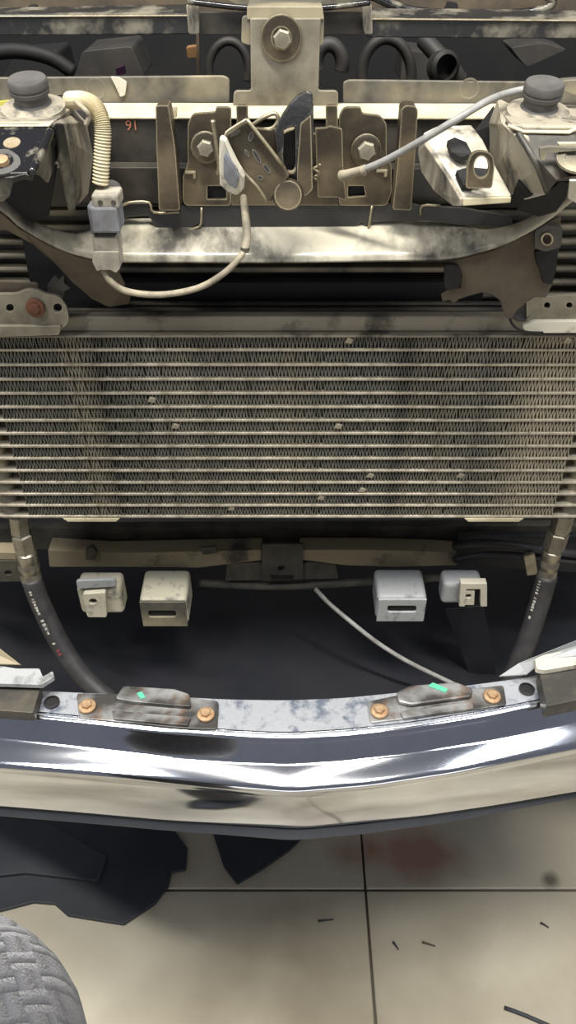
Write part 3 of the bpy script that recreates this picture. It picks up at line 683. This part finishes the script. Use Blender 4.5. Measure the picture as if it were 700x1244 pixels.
# ================================================================== CENTRE BRACKET
cb = thing('centre_bracket', 'tan dusty upright bracket with big washer and hex bolt at the top centre', 'bracket', P(345, 125, .02))
plate('upright', [(304, 22), (390, 22), (389, 40), (387, 110), (408, 110), (411, 113), (411, 132), (283, 132), (284, 113), (287, 110), (305, 110)], .026, .003, m_bracket, cb, r=3, bevel=.001)
plate('side_ear', [(294, 20), (306, 18), (306, 56), (293, 52)], .03, .004, m_grey, cb, r=4)
plate('side_ear', [(388, 20), (394, 20), (393, 54), (387, 56)], .03, .004, m_grey, cb, r=3)
plate('top_strap', [(300, 8), (392, 8), (394, 24), (300, 24)], .029, .05, m_grey, cb, r=2, bevel=.001)
lathe('large_washer', P(342, 46, .0255), (0, -1, 0), [(.0130, 0), (.0130, .0012), (.0125, .0017), (.006, .0019), (.006, .001)], m_dusty, cb, seg=36, label='large dusty washer')
hexbolt(P(343, 47, .0235), (0, -1, .0), .0058, m_bracket, cb, h=.005)

# ================================================================== HOOD LATCH
la = thing('hood_latch', 'dusty bronze coloured bonnet latch with black hook lever and bolted base plate', 'latch', P(345, 245, -.005))
LY = -.008
# base plate halves with slots
plate('base_plate', [rpoly([(228, 150), (234, 138), (262, 136), (262, 130), (281, 130), (281, 250), (226, 250), (222, 244), (222, 214), (228, 200)], 5), [(252, 226), (275, 226), (275, 242), (252, 242)]], LY, .0025, m_dusty, la, r=0, bevel=.0008, label='left half of the base plate')
plate('base_plate', [rpoly([(418, 130), (439, 130), (440, 138), (462, 140), (470, 150), (470, 190), (476, 200), (476, 235), (470, 250), (412, 250), (412, 140)], 5), [(423, 226), (442, 226), (444, 238), (423, 240)]], LY, .0025, m_dusty, la, r=0, bevel=.0008, label='right half of the base plate')
plate('centre_plate', [(281, 162), (420, 162), (420, 250), (281, 250)], LY+.001, .0025, m_dusty, la, r=2)
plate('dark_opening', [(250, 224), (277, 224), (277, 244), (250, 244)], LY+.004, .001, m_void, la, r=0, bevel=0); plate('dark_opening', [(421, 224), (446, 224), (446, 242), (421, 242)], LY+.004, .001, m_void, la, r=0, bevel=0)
plate('small_slot_lip', [(224, 208), (238, 208), (238, 218), (234, 218), (234, 212), (224, 212)], LY-.002, .002, m_edge, la, r=0)
plate('small_slot_lip', [(457, 206), (472, 206), (471, 216), (466, 216), (467, 210), (457, 210)], LY-.002, .002, m_edge, la, r=0)
for pts in ([(189, 128), (205, 128), (213, 180), (219, 256), (193, 256), (190, 180)], [(488, 132), (493, 128), (505, 129), (508, 134), (504, 200), (500, 256), (477, 255), (484, 190)]):
    o = plate('side_rib', pts, LY-.012, .014, m_dusty, la, r=3, bevel=.0012, label='tall raised side rib')
for pts in ([(287, 128), (301, 128), (302, 165), (288, 165)], [(396, 128), (410, 128), (411, 158), (396, 158)]):
    plate('upper_prong', pts, LY-.002, .004, m_dusty, la, r=2)
plate('cream_tab', [(206, 129), (215, 129), (215, 143), (206, 142)], .0, .003, m_cream, la, r=2)
# bolts
for (bx, by, r) in ((250, 179, .0052), (445, 182, .0058)):
    hexbolt(P(bx, by, LY-.003), (0, -1, .05), r, m_bracket, la, h=.006, washer=.0095, wm=m_dusty)
# right guide plate
plate('guide_plate', [(383, 156), (398, 155), (400, 153), (410, 155), (416, 157), (417, 200), (421, 244), (410, 240), (386, 240)], LY-.012, .003, m_dusty, la, r=2)
tube('coil_spring', [P(385 + 4*math.cos(a*1.2), 200 + a*2.0, LY-.016 + .003*math.sin(a*1.2)) for a in range(0, 10)], .0008, m_edge, la, seg=6, dense=3)
# black hook lever (tilted sickle plate with slot)
hk = [(337, 150), (344, 138), (352, 126), (362, 116), (372, 111), (380, 113), (381, 122), (381, 160), (380, 200), (380, 232), (372, 240), (350, 238), (336, 226), (338, 190), (334, 160)]
slot = [(346, 158), (358, 154), (359, 175), (359, 200), (356, 208), (346, 208), (344, 190)]
plate('hook_lever', [rpoly(hk, 3) if False else hk, slot], LY-.030, .004, m_black, la, r=0, bevel=.001, label='black sickle shaped hook lever with slot')
plate('slot_rim', [(344, 160), (349, 157), (358, 155), (358, 158), (349, 161), (345, 164)], LY-.033, .003, m_edge, la, r=0)
plate('rust_face', [(365, 150), (378, 140), (380, 230), (372, 238), (361, 236), (361, 205)], LY-.0305, .0008, m_dusty, la, r=2, label='bronze dusted face of the lever')
plate('slot_rim_low', [(346, 206), (350, 208), (356, 208), (359, 203), (360, 209), (356, 213), (347, 212)], LY-.033, .003, m_edge, la, r=0)
# rectangular release lever, folded
lev = [(299, 146), (306, 152), (326, 176), (345, 200), (352, 214), (326, 246), (312, 232), (296, 208), (276, 172), (274, 163)]
plate('release_lever', lev, LY-.040, .005, m_dusty, la, r=0, bevel=.0012, label='broad bronze release lever')
tube('lever_edge', [P(300, 145, LY-.042), P(318, 168, LY-.042), P(344, 202, LY-.042)], .0011, m_edge, la, seg=8, dense=3)
tube('lever_edge', [P(300, 145, LY-.042), P(285, 154, LY-.042), P(273, 165, LY-.044), (P(281, 185, LY-.044)), P(297, 210, LY-.042), P(312, 226, LY-.042), P(325, 245, LY-.040)], .0009, m_edge, la, seg=8, dense=3)
for (x, y, a, b, w_) in ((286, 162, 7, 2, -.6), (305, 166, 3, 6, .3), (312, 190, 3, 10, -.5), (300, 186, 2, 5, -.5), (324, 205, 3, 7, -.6), (316, 216, 4, 3, .2)):
    plate('dent', circ(x, y, a, b, rot=w_), LY-.0403, .0006, m_notch, la, r=0, bevel=0)
# pale plastic tip
sheet('lever_tip', [(268, 164, LY-.045), (274, 168, LY-.05), (283, 188, LY-.05), (294, 206, LY-.048), (297, 214, LY-.048), (296, 230, LY-.046), (288, 236, LY-.044), (276, 230, LY-.044), (268, 222, LY-.046), (267, 190, LY-.046)], [tuple(range(10))], m_white, la, t=.005, bevel=.0012, label='pale cream rim of the lever tip')
sheet('tip_inset', [(275, 182, LY-.053), (285, 200, LY-.053), (291, 214, LY-.052), (288, 228, LY-.050), (279, 224, LY-.050), (272, 214, LY-.051), (272, 190, LY-.053)], [tuple(range(7))], m_conn, la, t=.003, label='blue grey insert')
# wire hoop
tube('wire_hoop', [P(306, 152, LY-.02), P(322, 142, LY-.022), P(334, 138, LY-.022), P(338, 146, LY-.022), P(330, 156, LY-.022), P(312, 157, LY-.02)], .0012, m_edge, la, seg=8)
# central dark link behind and pivot
plate('slot_shadow', [(341, 150), (362, 148), (362, 212), (341, 212)], LY-.0235, .002, m_void, la, r=1, bevel=0, label='black plate painting the shadow behind the slot')  # black plate gives the slot its shadow
plate('link_plate', [(308, 155), (330, 158), (334, 154), (338, 170), (342, 205), (352, 240), (326, 246), (318, 200)], LY-.024, .004, m_dusty, la, r=3, bevel=.001)
lathe('pivot_pin', P(350, 236, LY-.030), (0, -1, .25), [(.0097, -.004), (.0097, .004), (.0092, .010), (.0082, .0118), (.0001, .012)], m_dusty, la, seg=28, label='thick round pivot pin')
tube('left_blade', [P(258, 146, LY-.02), P(262, 170, LY-.018), P(266, 200, LY-.016), P(264, 212, LY-.014)], .0013, m_edge, la, seg=8)
plate('left_blade_plate', [(257, 148), (262, 146), (270, 190), (266, 214), (262, 196)], LY-.016, .003, m_black, la, r=0)

# release cable
ca = thing('release_cable', 'grey release cable curving from the latch up over the right tower', 'cable', P(425, 212, LY-.02))
tube('cable_sheath', [P(440, 207, LY-.024), P(470, 194, -.04), P(510, 172, -.05), P(550, 148, -.055), P(590, 124, -.045), P(618, 113, -.025), P(650, 107, -.018), P(688, 105, -.02), P(760, 108, -.02)], .0021, m_cable, ca, label='grey outer sheath')
tube('cable_end', [P(415, 214, LY-.017), P(422, 212, LY-.02), P(442, 206, LY-.024)], .0038, m_wire, ca, rfun=lambda t: .0036-.0012*t)
lathe('cable_clamp', P(440, 208, LY-.024), P(450, 204, LY-.026)-P(440, 208, LY-.024), [(.0031, 0), (.0031, .003), (.0027, .003)], m_wire, ca)
plate('cable_clip', [(684, 98), (712, 96), (712, 112), (700, 116), (684, 110)], -.026, .008, m_grey, ca, r=3)

# ================================================================== IMPACT SENSOR CONNECTOR
sc = thing('sensor_connector', 'blue grey plastic plug connector hanging left of the latch', 'connector', P(125, 330, -.05))
SY = -.06
a = P(107, 238, SY); b = P(145, 238, SY)
def pbox(nm, x0, x1, y0, y1, Y, d, m, parent, bevel=.0015, **k):
    p = P(x0, y0, Y); q = P(x1, y1, Y); return box(nm, p.x, q.x, Y, Y+d, q.z, p.z, m, parent, bevel=bevel, **k)
pbox('cap', 110, 145, 237, 254, SY+.001, .018, m_connp, sc, label='pale dusty cap')
pbox('housing', 107, 146, 252, 284, SY, .020, m_conn, sc, label='blue grey housing')
pbox('housing_rib', 105, 116, 250, 286, SY+.006, .012, m_conn, sc)
pbox('latch_window', 116, 141, 283, 291, SY+.004, .012, m_rubber, sc)
pbox('plug', 111, 145, 288, 308, SY+.002, .016, m_connp, sc)
plate('plug_end', [(113, 306), (144, 306), (146, 326), (141, 332), (134, 328), (122, 328), (118, 330), (112, 318)], SY+.001, .014, m_connp, sc, r=2)
for x in (122, 138): lathe('dimple', P(x, 246, SY+.001), (0, -1, 0), [(.0016, 0), (.0014, .0006), (.0001, .0006)], m_greyd, sc, seg=10)
wr = thing('sensor_wire', 'cream dusty wire looping from the plug connector up to the latch', 'wire', P(200, 355, -.05))
tube('wire_sheath', [P(125, 326, SY+.006), P(135, 342, -.056), P(155, 354, -.056), P(195, 358, -.056), P(240, 350, -.056), P(272, 332, -.056), P(292, 312, -.054), P(297, 303, -.052)], .0028, m_wire, wr, rfun=lambda t: .0023-.0004*t)
tube('wire_sheath', [P(297, 306, -.052), P(300, 290, -.048), P(299, 268, -.04), P(297, 248, -.03), P(296, 240, -.02)], .0034, m_wire, wr, rfun=lambda t: .0029-.0006*t, label='taped upper end')
lathe('tape_ring', P(298, 303, -.052), (0.05, 0, 1), [(.0030, 0), (.0030, .0014)], m_greyd, wr)
cn = thing('wiring_conduit', 'pale ribbed corrugated conduit bending down beside the left tower', 'conduit', P(125, 215, -.03))
def ribs(t): return .0046 + .0005*(1 if int(t*96) % 2 else -1)
tube('conduit_tube', [P(84, 122, -.02), P(100, 122, -.03), P(114, 128, -.036), P(122, 142, -.04), P(125, 160, -.042), P(124, 190, -.044), P(122, 224, -.046)], .007, m_cream, cn, seg=14, rfun=ribs, dense=16, smooth=False)
tube('loose_wire', [P(92, 124, -.035), P(104, 134, -.045), P(108, 142, -.045), P(104, 152, -.045)], .0014, m_wire, cn)
gm = thing('round_grommet', 'dark round rubber ball grommet behind the plug connector', 'grommet', P(136, 234, -.01))
lathe('grommet_body', P(136, 232, -.004), (0, -1, .2), [(.0070, 0), (.0072, .003), (.0062, .006), (.0038, .0085), (.0001, .009)], m_rubber, gm)

# ================================================================== TOWERS
def cap(label, cx, cy, Y):
    t = thing('hood_bump_stop', label, 'bump stop', P(cx, cy+20, Y))
    c = P(cx, cy+19, Y)
    ax = Vector((0, -.20, 1))
    k = .0112
    lathe('stop_body', c, ax, [(k*1.05, -.004), (k*1.05, 0), (k*.86, .002), (k*.84, .006), (k*.9, .0065)], m_rubber, t, seg=36)
    lathe('stop_pad', c + ax.normalized()*.0055, ax, [(k*.86, 0), (k*.98, .001), (k, .003), (k*.95, .0034), (k*.95, .0042), (k, .0046), (k*.99, .0078), (k*.93, .0088), (k*.5, .0082), (.0001, .0082)], m_rubber, t, seg=36, label='grooved rubber pad')
    lathe('collar', c, ax, [(k*1.6, -.004), (k*1.6, -.001), (k*1.3, .0005), (k*.8, .001)], m_gusset, t, seg=36, label='dust covered collar')
    return t
cap('round grey rubber bonnet bump stop on the left tower', 40, 108, -.045)
cap('round grey rubber bonnet bump stop on the right tower', 655, 113, -.045)

tl_ = thing('headlamp_tower', 'glossy black dusty sheet metal tower at the upper left', 'tower', P(20, 240, -.05))
sheet('top_plate', [(-80, 132, -.015), (72, 128, -.015), (88, 134, -.02), (64, 152, -.078), (-80, 153, -.078)], [(0, 1, 2, 3, 4)], m_gusset, tl_, t=.003, label='cream dusted top plate')
sheet('top_plate_edge', [(-80, 151, -.079), (40, 152, -.079), (60, 150, -.079), (64, 146, -.077), (65, 149, -.078), (60, 154, -.080), (-80, 155, -.080)], [(0, 1, 5, 6), (1, 2, 4, 5), (2, 3, 4)], m_cream, tl_, t=.0015)
sheet('front_face', [(-80, 154, -.078), (62, 152, -.077), (54, 178, -.095), (38, 212, -.115), (-80, 214, -.115)], [(0, 1, 2, 3, 4)], m_black, tl_, t=.002, label='glossy black front face')
sheet('front_fold', [(62, 152, -.077), (78, 170, -.068), (66, 196, -.072), (57, 222, -.085), (50, 214, -.100), (38, 211, -.115), (54, 178, -.095)], [(0, 1, 2, 6), (6, 2, 3, 4), (6, 4, 5)], m_blackd, tl_, t=.002)
sheet('lower_edge', [(-80, 212, -.115), (15, 214, -.115), (30, 210, -.115), (38, 213, -.115), (40, 219, -.112), (30, 216, -.113), (15, 221, -.113), (12, 238, -.112), (4, 244, -.110), (-80, 240, -.11)], [(0, 1, 7, 8, 9), (1, 2, 5, 6), (2, 3, 4, 5), (1, 6, 7)], m_blackd, tl_, t=.002)
sheet('side_gusset', [(78, 134, -.02), (88, 132, -.012), (104, 150, -.012), (112, 190, -.015), (106, 234, -.02), (96, 246, -.03), (88, 250, -.036), (84, 236, -.05), (76, 200, -.062), (66, 160, -.074), (64, 150, -.076)], [(0, 1, 2, 10), (10, 2, 9), (9, 2, 3, 8), (8, 3, 4, 7), (7, 4, 5, 6)], m_gusset, tl_, t=.002, label='pale dusty side gusset')
sheet('gusset_fold', [(68, 150, -.080), (76, 150, -.074), (84, 190, -.066), (92, 232, -.052), (90, 258, -.045), (84, 258, -.05), (80, 236, -.062), (72, 196, -.076)], [(0, 1, 2, 7), (7, 2, 3, 6), (6, 3, 4, 5)], m_blackd, tl_, t=.002)
sheet('inner_web', [(88, 132, -.012), (130, 136, .0), (132, 240, .0), (100, 246, -.01), (108, 190, -.01), (104, 150, -.01)], [(0, 1, 2, 3, 4, 5)], m_beam, tl_, t=.002)
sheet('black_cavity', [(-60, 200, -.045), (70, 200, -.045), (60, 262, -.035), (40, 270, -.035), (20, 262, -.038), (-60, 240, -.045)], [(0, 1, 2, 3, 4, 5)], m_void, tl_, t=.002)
tube('face_crease', [P(61, 160, -.084), P(53, 180, -.098), P(38, 211, -.117)], .0022, m_black, tl_)
def on_front(x, y, dy): return P(x, y, dy)
lathe('bare_disc', P(15, 175, -.0925), (0, -.38, 1), [(.0048, 0), (.0045, .001), (.0001, .0012)], m_slot, tl_, label='pale oval spot')
lathe('rubber_washer', P(3, 199, -.1065), (0, -.38, 1), [(.0105, 0), (.0105, .0014), (.0068, .002), (.0056, .001), (.0001, .001)], m_rubber, tl_)
lathe('bolt_head', P(2, 197, -.1075), (0, -.38, 1), [(.0042, 0), (.0038, .002), (.0001, .003)], m_rustbolt, tl_)
plate('yellow_mark', [(-4, 124), (12, 122), (10, 134), (-4, 138)], -.02, .003, m_yellow, tl_, r=2)
plate('rear_clamp', [(60, 119), (82, 116), (88, 124), (84, 134), (62, 130)], -.02, .006, m_black, tl_, r=3)

tr = thing('headlamp_tower', 'pale dusty sheet metal tower with crumpled front at the upper right', 'tower', P(670, 240, -.05))
sheet('top_plate', [(780, 134, -.012), (620, 128, -.012), (606, 136, -.02), (622, 154, -.076), (640, 158, -.078), (780, 158, -.078)], [(0, 1, 2, 3, 4, 5)], m_gusset, tr, t=.003, label='cream dusted top plate')
sheet('top_plate_edge', [(618, 150, -.078), (636, 158, -.080), (690, 159, -.080), (700, 154, -.080), (780, 154, -.080), (780, 158, -.081), (702, 158, -.081), (692, 163, -.082), (636, 162, -.081), (616, 154, -.079)], [(0, 1, 8, 9), (1, 2, 7, 8), (2, 3, 6, 7), (3, 4, 5, 6)], m_cream, tr, t=.0015)
sheet('front_face', [(626, 160, -.078), (692, 164, -.080), (780, 162, -.08), (780, 216, -.112), (694, 216, -.112), (676, 220, -.105), (664, 236, -.090), (650, 200, -.092), (636, 178, -.086)], [(0, 1, 2, 3, 4, 5, 7, 8), (5, 6, 7)], m_greyd, tr, t=.002, label='dull grey front face')
sheet('side_gusset', [(606, 120, .0), (622, 128, -.015), (612, 150, -.06), (628, 164, -.078), (640, 184, -.087), (652, 206, -.092), (664, 236, -.090), (640, 242, -.075), (620, 234, -.05), (598, 216, -.02), (596, 150, -.005)], [(0, 1, 2, 10), (10, 2, 3, 9), (9, 3, 4, 5), (9, 5, 8), (8, 5, 6, 7)], m_gusset, tr, t=.002, label='broad pale dusty side gusset')
sheet('ragged_skirt', [(630, 218, -.078), (645, 236, -.078), (664, 232, -.084), (682, 218, -.088), (692, 220, -.086), (688, 240, -.078), (676, 256, -.07), (655, 262, -.06), (630, 254, -.06), (622, 240, -.06)], [(0, 1, 8, 9), (1, 2, 3, 4, 5, 6, 7, 8)], m_void, tr, t=.002, label='black ragged gap liner')
sheet('front_corner', [(692, 218, -.112), (780, 216, -.112), (780, 262, -.105), (700, 246, -.105), (690, 240, -.105)], [(0, 1, 2, 3, 4)], m_white, tr, t=.002, label='whitish lower corner')
plate('pale_chip', [(678, 174), (704, 174), (704, 180), (684, 184)], -.096, .003, m_cream, tr, r=2)
plate('pale_chip', [(656, 180), (668, 178), (706, 180), (706, 183), (664, 186), (662, 196), (657, 194)], -.101, .003, m_grey, tr, r=2)
lathe('washer_ring', P(700, 196, -.103), (0, -.40, 1), [(.0105, 0), (.0105, .0014), (.0068, .002), (.0056, .001), (.0001, .001)], m_grey, tr)
lathe('small_bolt', P(636, 171, -.082), (0, -1, .4), [(.0028, 0), (.0028, .002), (.0001, .003)], m_gusset, tr, seg=8)
tube('edge_rod', [P(630, 162, -.08), P(642, 182, -.089), P(654, 204, -.094), P(665, 232, -.093)], .0018, m_greyd, tr)
sheet('dark_triangle', [(576, 160, .0), (600, 128, .0), (604, 150, -.004), (590, 190, -.002)], [(0, 1, 2, 3)], m_void, tr, t=.002)

# ================================================================== WHITE BRACKET with loop tab
wb = thing('lamp_bracket', 'bare whitish cast bracket with a steel loop tab right of the latch', 'bracket', P(570, 248, -.04))
sheet('top_face', [(514, 164, -.028), (530, 156, -.020), (572, 154, -.018), (586, 172, -.032), (602, 205, -.055), (621, 240, -.078), (562, 241, -.082), (545, 212, -.064), (520, 176, -.04)], [(0, 1, 2, 3, 8), (8, 3, 4, 7), (7, 4, 5, 6)], m_white, wb, t=.003, bevel=.001, label='whitish top face')
sheet('side_face', [(514, 164, -.029), (520, 176, -.041), (545, 212, -.065), (562, 241, -.083), (562, 250, -.083), (552, 249, -.07), (530, 232, -.05), (514, 208, -.03), (510, 185, -.026)], [(0, 1, 8), (8, 1, 2, 7), (7, 2, 6), (6, 2, 3, 5), (5, 3, 4)], m_gusset, wb, t=.003, bevel=.001, label='streaked side face')
sheet('front_lip', [(562, 240, -.083), (621, 239, -.079), (620, 246, -.079), (562, 250, -.083)], [(0, 1, 2, 3)], m_cream, wb, t=.002)
sheet('dark_window', [(543, 174, -.048), (552, 170, -.046), (566, 176, -.048), (573, 190, -.058), (560, 194, -.062), (548, 188, -.056)], [(0, 1, 2, 3, 4, 5)], m_void, wb, t=.0035, bevel=0, label='dark rounded window')
sheet('dark_window', [(554, 210, -.070), (568, 206, -.066), (592, 208, -.066), (596, 216, -.070), (572, 228, -.080), (562, 228, -.080)], [(0, 1, 2, 3, 4, 5)], m_void, wb, t=.0035, bevel=0, label='dark rounded window')
lo_ = [(566, 229), (568, 200), (572, 188), (580, 183), (592, 184), (600, 190), (601, 204), (598, 229)]
plate('loop_tab', [rpoly(lo_, 4), circ(585, 203, 9, 13.5)], -.085, .0025, m_dusty, wb, r=0, bevel=.0008, label='steel loop tab with long slot')

# ================================================================== FLAT DARK SHEETS on the floor
def floor_sheet(label, pts, extra=None):
    t = thing('dark_floor_sheet', label, 'splash shield', Z(pts[0][0], pts[0][1], 0))
    slab('sheet_body', pts, .006, .006, m_mattblack, t, r=2, bevel=.002)
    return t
s1 = floor_sheet('large flat dark sheet lying on the floor at the left under the bumper', [(-90, 930), (170, 950), (228, 1030), (226, 1056), (208, 1060), (205, 1076), (188, 1098), (150, 1123), (82, 1112), (66, 1098), (40, 1096), (-90, 1130)])
slab('raised_fold', [(-60, 985), (60, 1000), (130, 1040), (120, 1070), (30, 1060), (-60, 1070)], .014, .008, m_mattblack, s1, r=4, bevel=.003)
floor_sheet('small dark pointed flat piece lying on the floor below the middle of the bumper', [(252, 990), (395, 990), (352, 1032), (318, 1056), (288, 1073), (272, 1052)])

# ================================================================== small things on the floor
rod = tube('thin_rod', [Z(613, 1224, .003), Z(640, 1234, .003), Z(690, 1256, .003)], .0026, m_mattblack, None, seg=8, dense=2)
tag(rod, 'thin dark rod lying at the bottom right corner of the floor', 'rod')
for lbl, (x, y), ln, an in (('dark flat scrap left of the floor joint', (396, 1118), .011, .1), ('short dark curled shaving just right of the vertical floor joint', (481, 1149), .006, -1.0), ('thin brownish shaving right of the curled dark one', (521, 1147), .009, -.3), ('small black screw on the floor near the right edge', (662, 1124), .006, -.6)):
    c = Z(x, y, .0015); d = Vector((math.cos(an), math.sin(an), 0))
    o = tube('floor_debris', [c - d*ln, c + Vector((0, 0, .0005)), c + d*ln], .0015, m_mattblack if 'brown' not in lbl else m_brown, None, seg=8, dense=3, rfun=lambda t: .0018*(1-.5*t))
    tag(o, lbl, 'debris')

# ================================================================== PERSON (knee and lower leg of the photographer)
def fabric():
    m = bpy.data.materials.new('grey_basket_knit'); m.use_nodes = True; nt = m.node_tree; N = nt.nodes; L = nt.links; b = N['Principled BSDF']
    tc = N.new('ShaderNodeTexCoord'); mp = N.new('ShaderNodeMapping'); L.new(tc.outputs['Object'], mp.inputs[0]); mp.inputs['Rotation'].default_value = (0, 0, math.radians(-32))
    sp = N.new('ShaderNodeSeparateXYZ'); L.new(mp.outputs[0], sp.inputs[0])
    def M(op, a, b_=None):
        n = N.new('ShaderNodeMath'); n.operation = op
        for i, v in enumerate((a, b_)):
            if v is None: continue
            if isinstance(v, (int, float)): n.inputs[i].default_value = v
            else: L.new(v, n.inputs[i])
        return n.outputs[0]
    S = 1/.0085
    x = M('MULTIPLY', sp.outputs[0], S); y = M('MULTIPLY', sp.outputs[1], S)
    ck = M('MODULO', M('ADD', M('FLOOR', x), M('FLOOR', y)), 2); ck = M('ABSOLUTE', ck)
    sx = M('ABSOLUTE', M('SINE', M('MULTIPLY', x, math.pi*1.5))); sy = M('ABSOLUTE', M('SINE', M('MULTIPLY', y, math.pi*1.5)))
    mx = N.new('ShaderNodeMix'); mx.data_type = 'FLOAT'; L.new(ck, mx.inputs[0]); L.new(sx, mx.inputs[2]); L.new(sy, mx.inputs[3])
    h = mx.outputs[0]
    ns = N.new('ShaderNodeTexNoise'); ns.inputs['Scale'].default_value = 900; ns.inputs['Detail'].default_value = 3; L.new(tc.outputs['Object'], ns.inputs['Vector'])
    n2 = N.new('ShaderNodeTexNoise'); n2.inputs['Scale'].default_value = 60; L.new(tc.outputs['Object'], n2.inputs['Vector'])
    hh = M('ADD', M('ADD', h, M('MULTIPLY', ns.outputs[0], .8)), M('MULTIPLY', n2.outputs[0], .8))
    bp_ = N.new('ShaderNodeBump'); bp_.inputs['Strength'].default_value = .9; bp_.inputs['Distance'].default_value = .0016; L.new(hh, bp_.inputs['Height']); L.new(bp_.outputs[0], b.inputs['Normal'])
    cr = N.new('ShaderNodeMapRange'); cr.inputs[2].default_value = 2.2; L.new(hh, cr.inputs[0])
    mc = N.new('ShaderNodeMix'); mc.data_type = 'RGBA'; L.new(cr.outputs[0], mc.inputs[0]); mc.inputs[6].default_value = lin((44, 44, 48)); mc.inputs[7].default_value = lin((94, 94, 98)); L.new(mc.outputs[2], b.inputs['Base Color'])
    b.inputs['Roughness'].default_value = .95; b.inputs['Sheen Weight'].default_value = .3
    return m
m_fab = fabric()
def D(px, py, d): return CAM + ray(px, py)*d
kc = D(-86, 1205, .33)
joints = [(kc + Vector((-.10, -.42, -.02)), .100), (kc + Vector((-.06, -.24, .0)), .095), (kc + Vector((-.02, -.09, .0)), .082), (kc, .077), (kc + Vector((.0, -.03, -.08)), .066), (kc + Vector((-.01, -.12, -.25)), .056), (Vector((kc.x-.02, kc.y-.22, .14)), .045), (Vector((kc.x-.02, kc.y-.25, .07)), .044)]
me = bpy.data.meshes.new('person'); me.from_pydata([j[0] - kc for j in joints], [(i, i+1) for i in range(len(joints)-1)], []); me.update()
pr = bpy.data.objects.new('person', me); COL.objects.link(pr); pr.location = kc
pr.modifiers.new('skin', 'SKIN')
for i, (p, r) in enumerate(joints): me.skin_vertices[0].data[i].radius = (r, r)
me.skin_vertices[0].data[0].use_root = True
ss = pr.modifiers.new('smooth', 'SUBSURF'); ss.levels = 3; ss.render_levels = 3
pr.modifiers['skin'].use_smooth_shade = True
me.materials.append(m_fab)
tag(pr, 'bent knee of a crouching person in grey basket knit fabric at the lower left', 'person')
shoe = link('shoe', [Vector((kc.x-.02, kc.y-.25, 0)) + Vector(v) for v in ((-.045, -.07, 0), (.045, -.07, 0), (.05, .10, 0), (0.02, .19, 0), (-.03, .19, 0), (-.05, .10, 0), (-.04, -.07, .07), (.04, -.07, .07), (.04, .07, .07), (.015, .17, .035), (-.025, .17, .035), (-.04, .07, .07))],
    [(0, 1, 2, 3, 4, 5), (6, 7, 8, 9, 10, 11), (0, 1, 7, 6), (1, 2, 8, 7), (2, 3, 9, 8), (3, 4, 10, 9), (4, 5, 11, 10), (5, 0, 6, 11)], m_mattblack, pr, subsurf=0, bevel=.012, seg=3)
shoe.location = shoe.location

# repeats carry a group
GR = {'mounting_block': 'box mounts under the lower crossmember', 'hydraulic_hose': 'hoses at the lower corners of the cooler', 'headlamp_tower': 'sheet metal towers at the upper corners',
      'hood_bump_stop': 'rubber bump stops on the towers', 'side_bracket': 'zinc brackets at the upper corners of the cooler', 'air_guide': 'air guide sheets under the curved lip',
      'bumper_end_bracket': 'brackets over the ends of the bumper flange', 'floor_debris': 'small bits lying on the floor', 'dark_floor_sheet': 'flat dark pieces lying under the bumper'}
for o in bpy.data.objects:
    if o.parent is None and o.name.split('.')[0] in GR: o['group'] = GR[o.name.split('.')[0]]
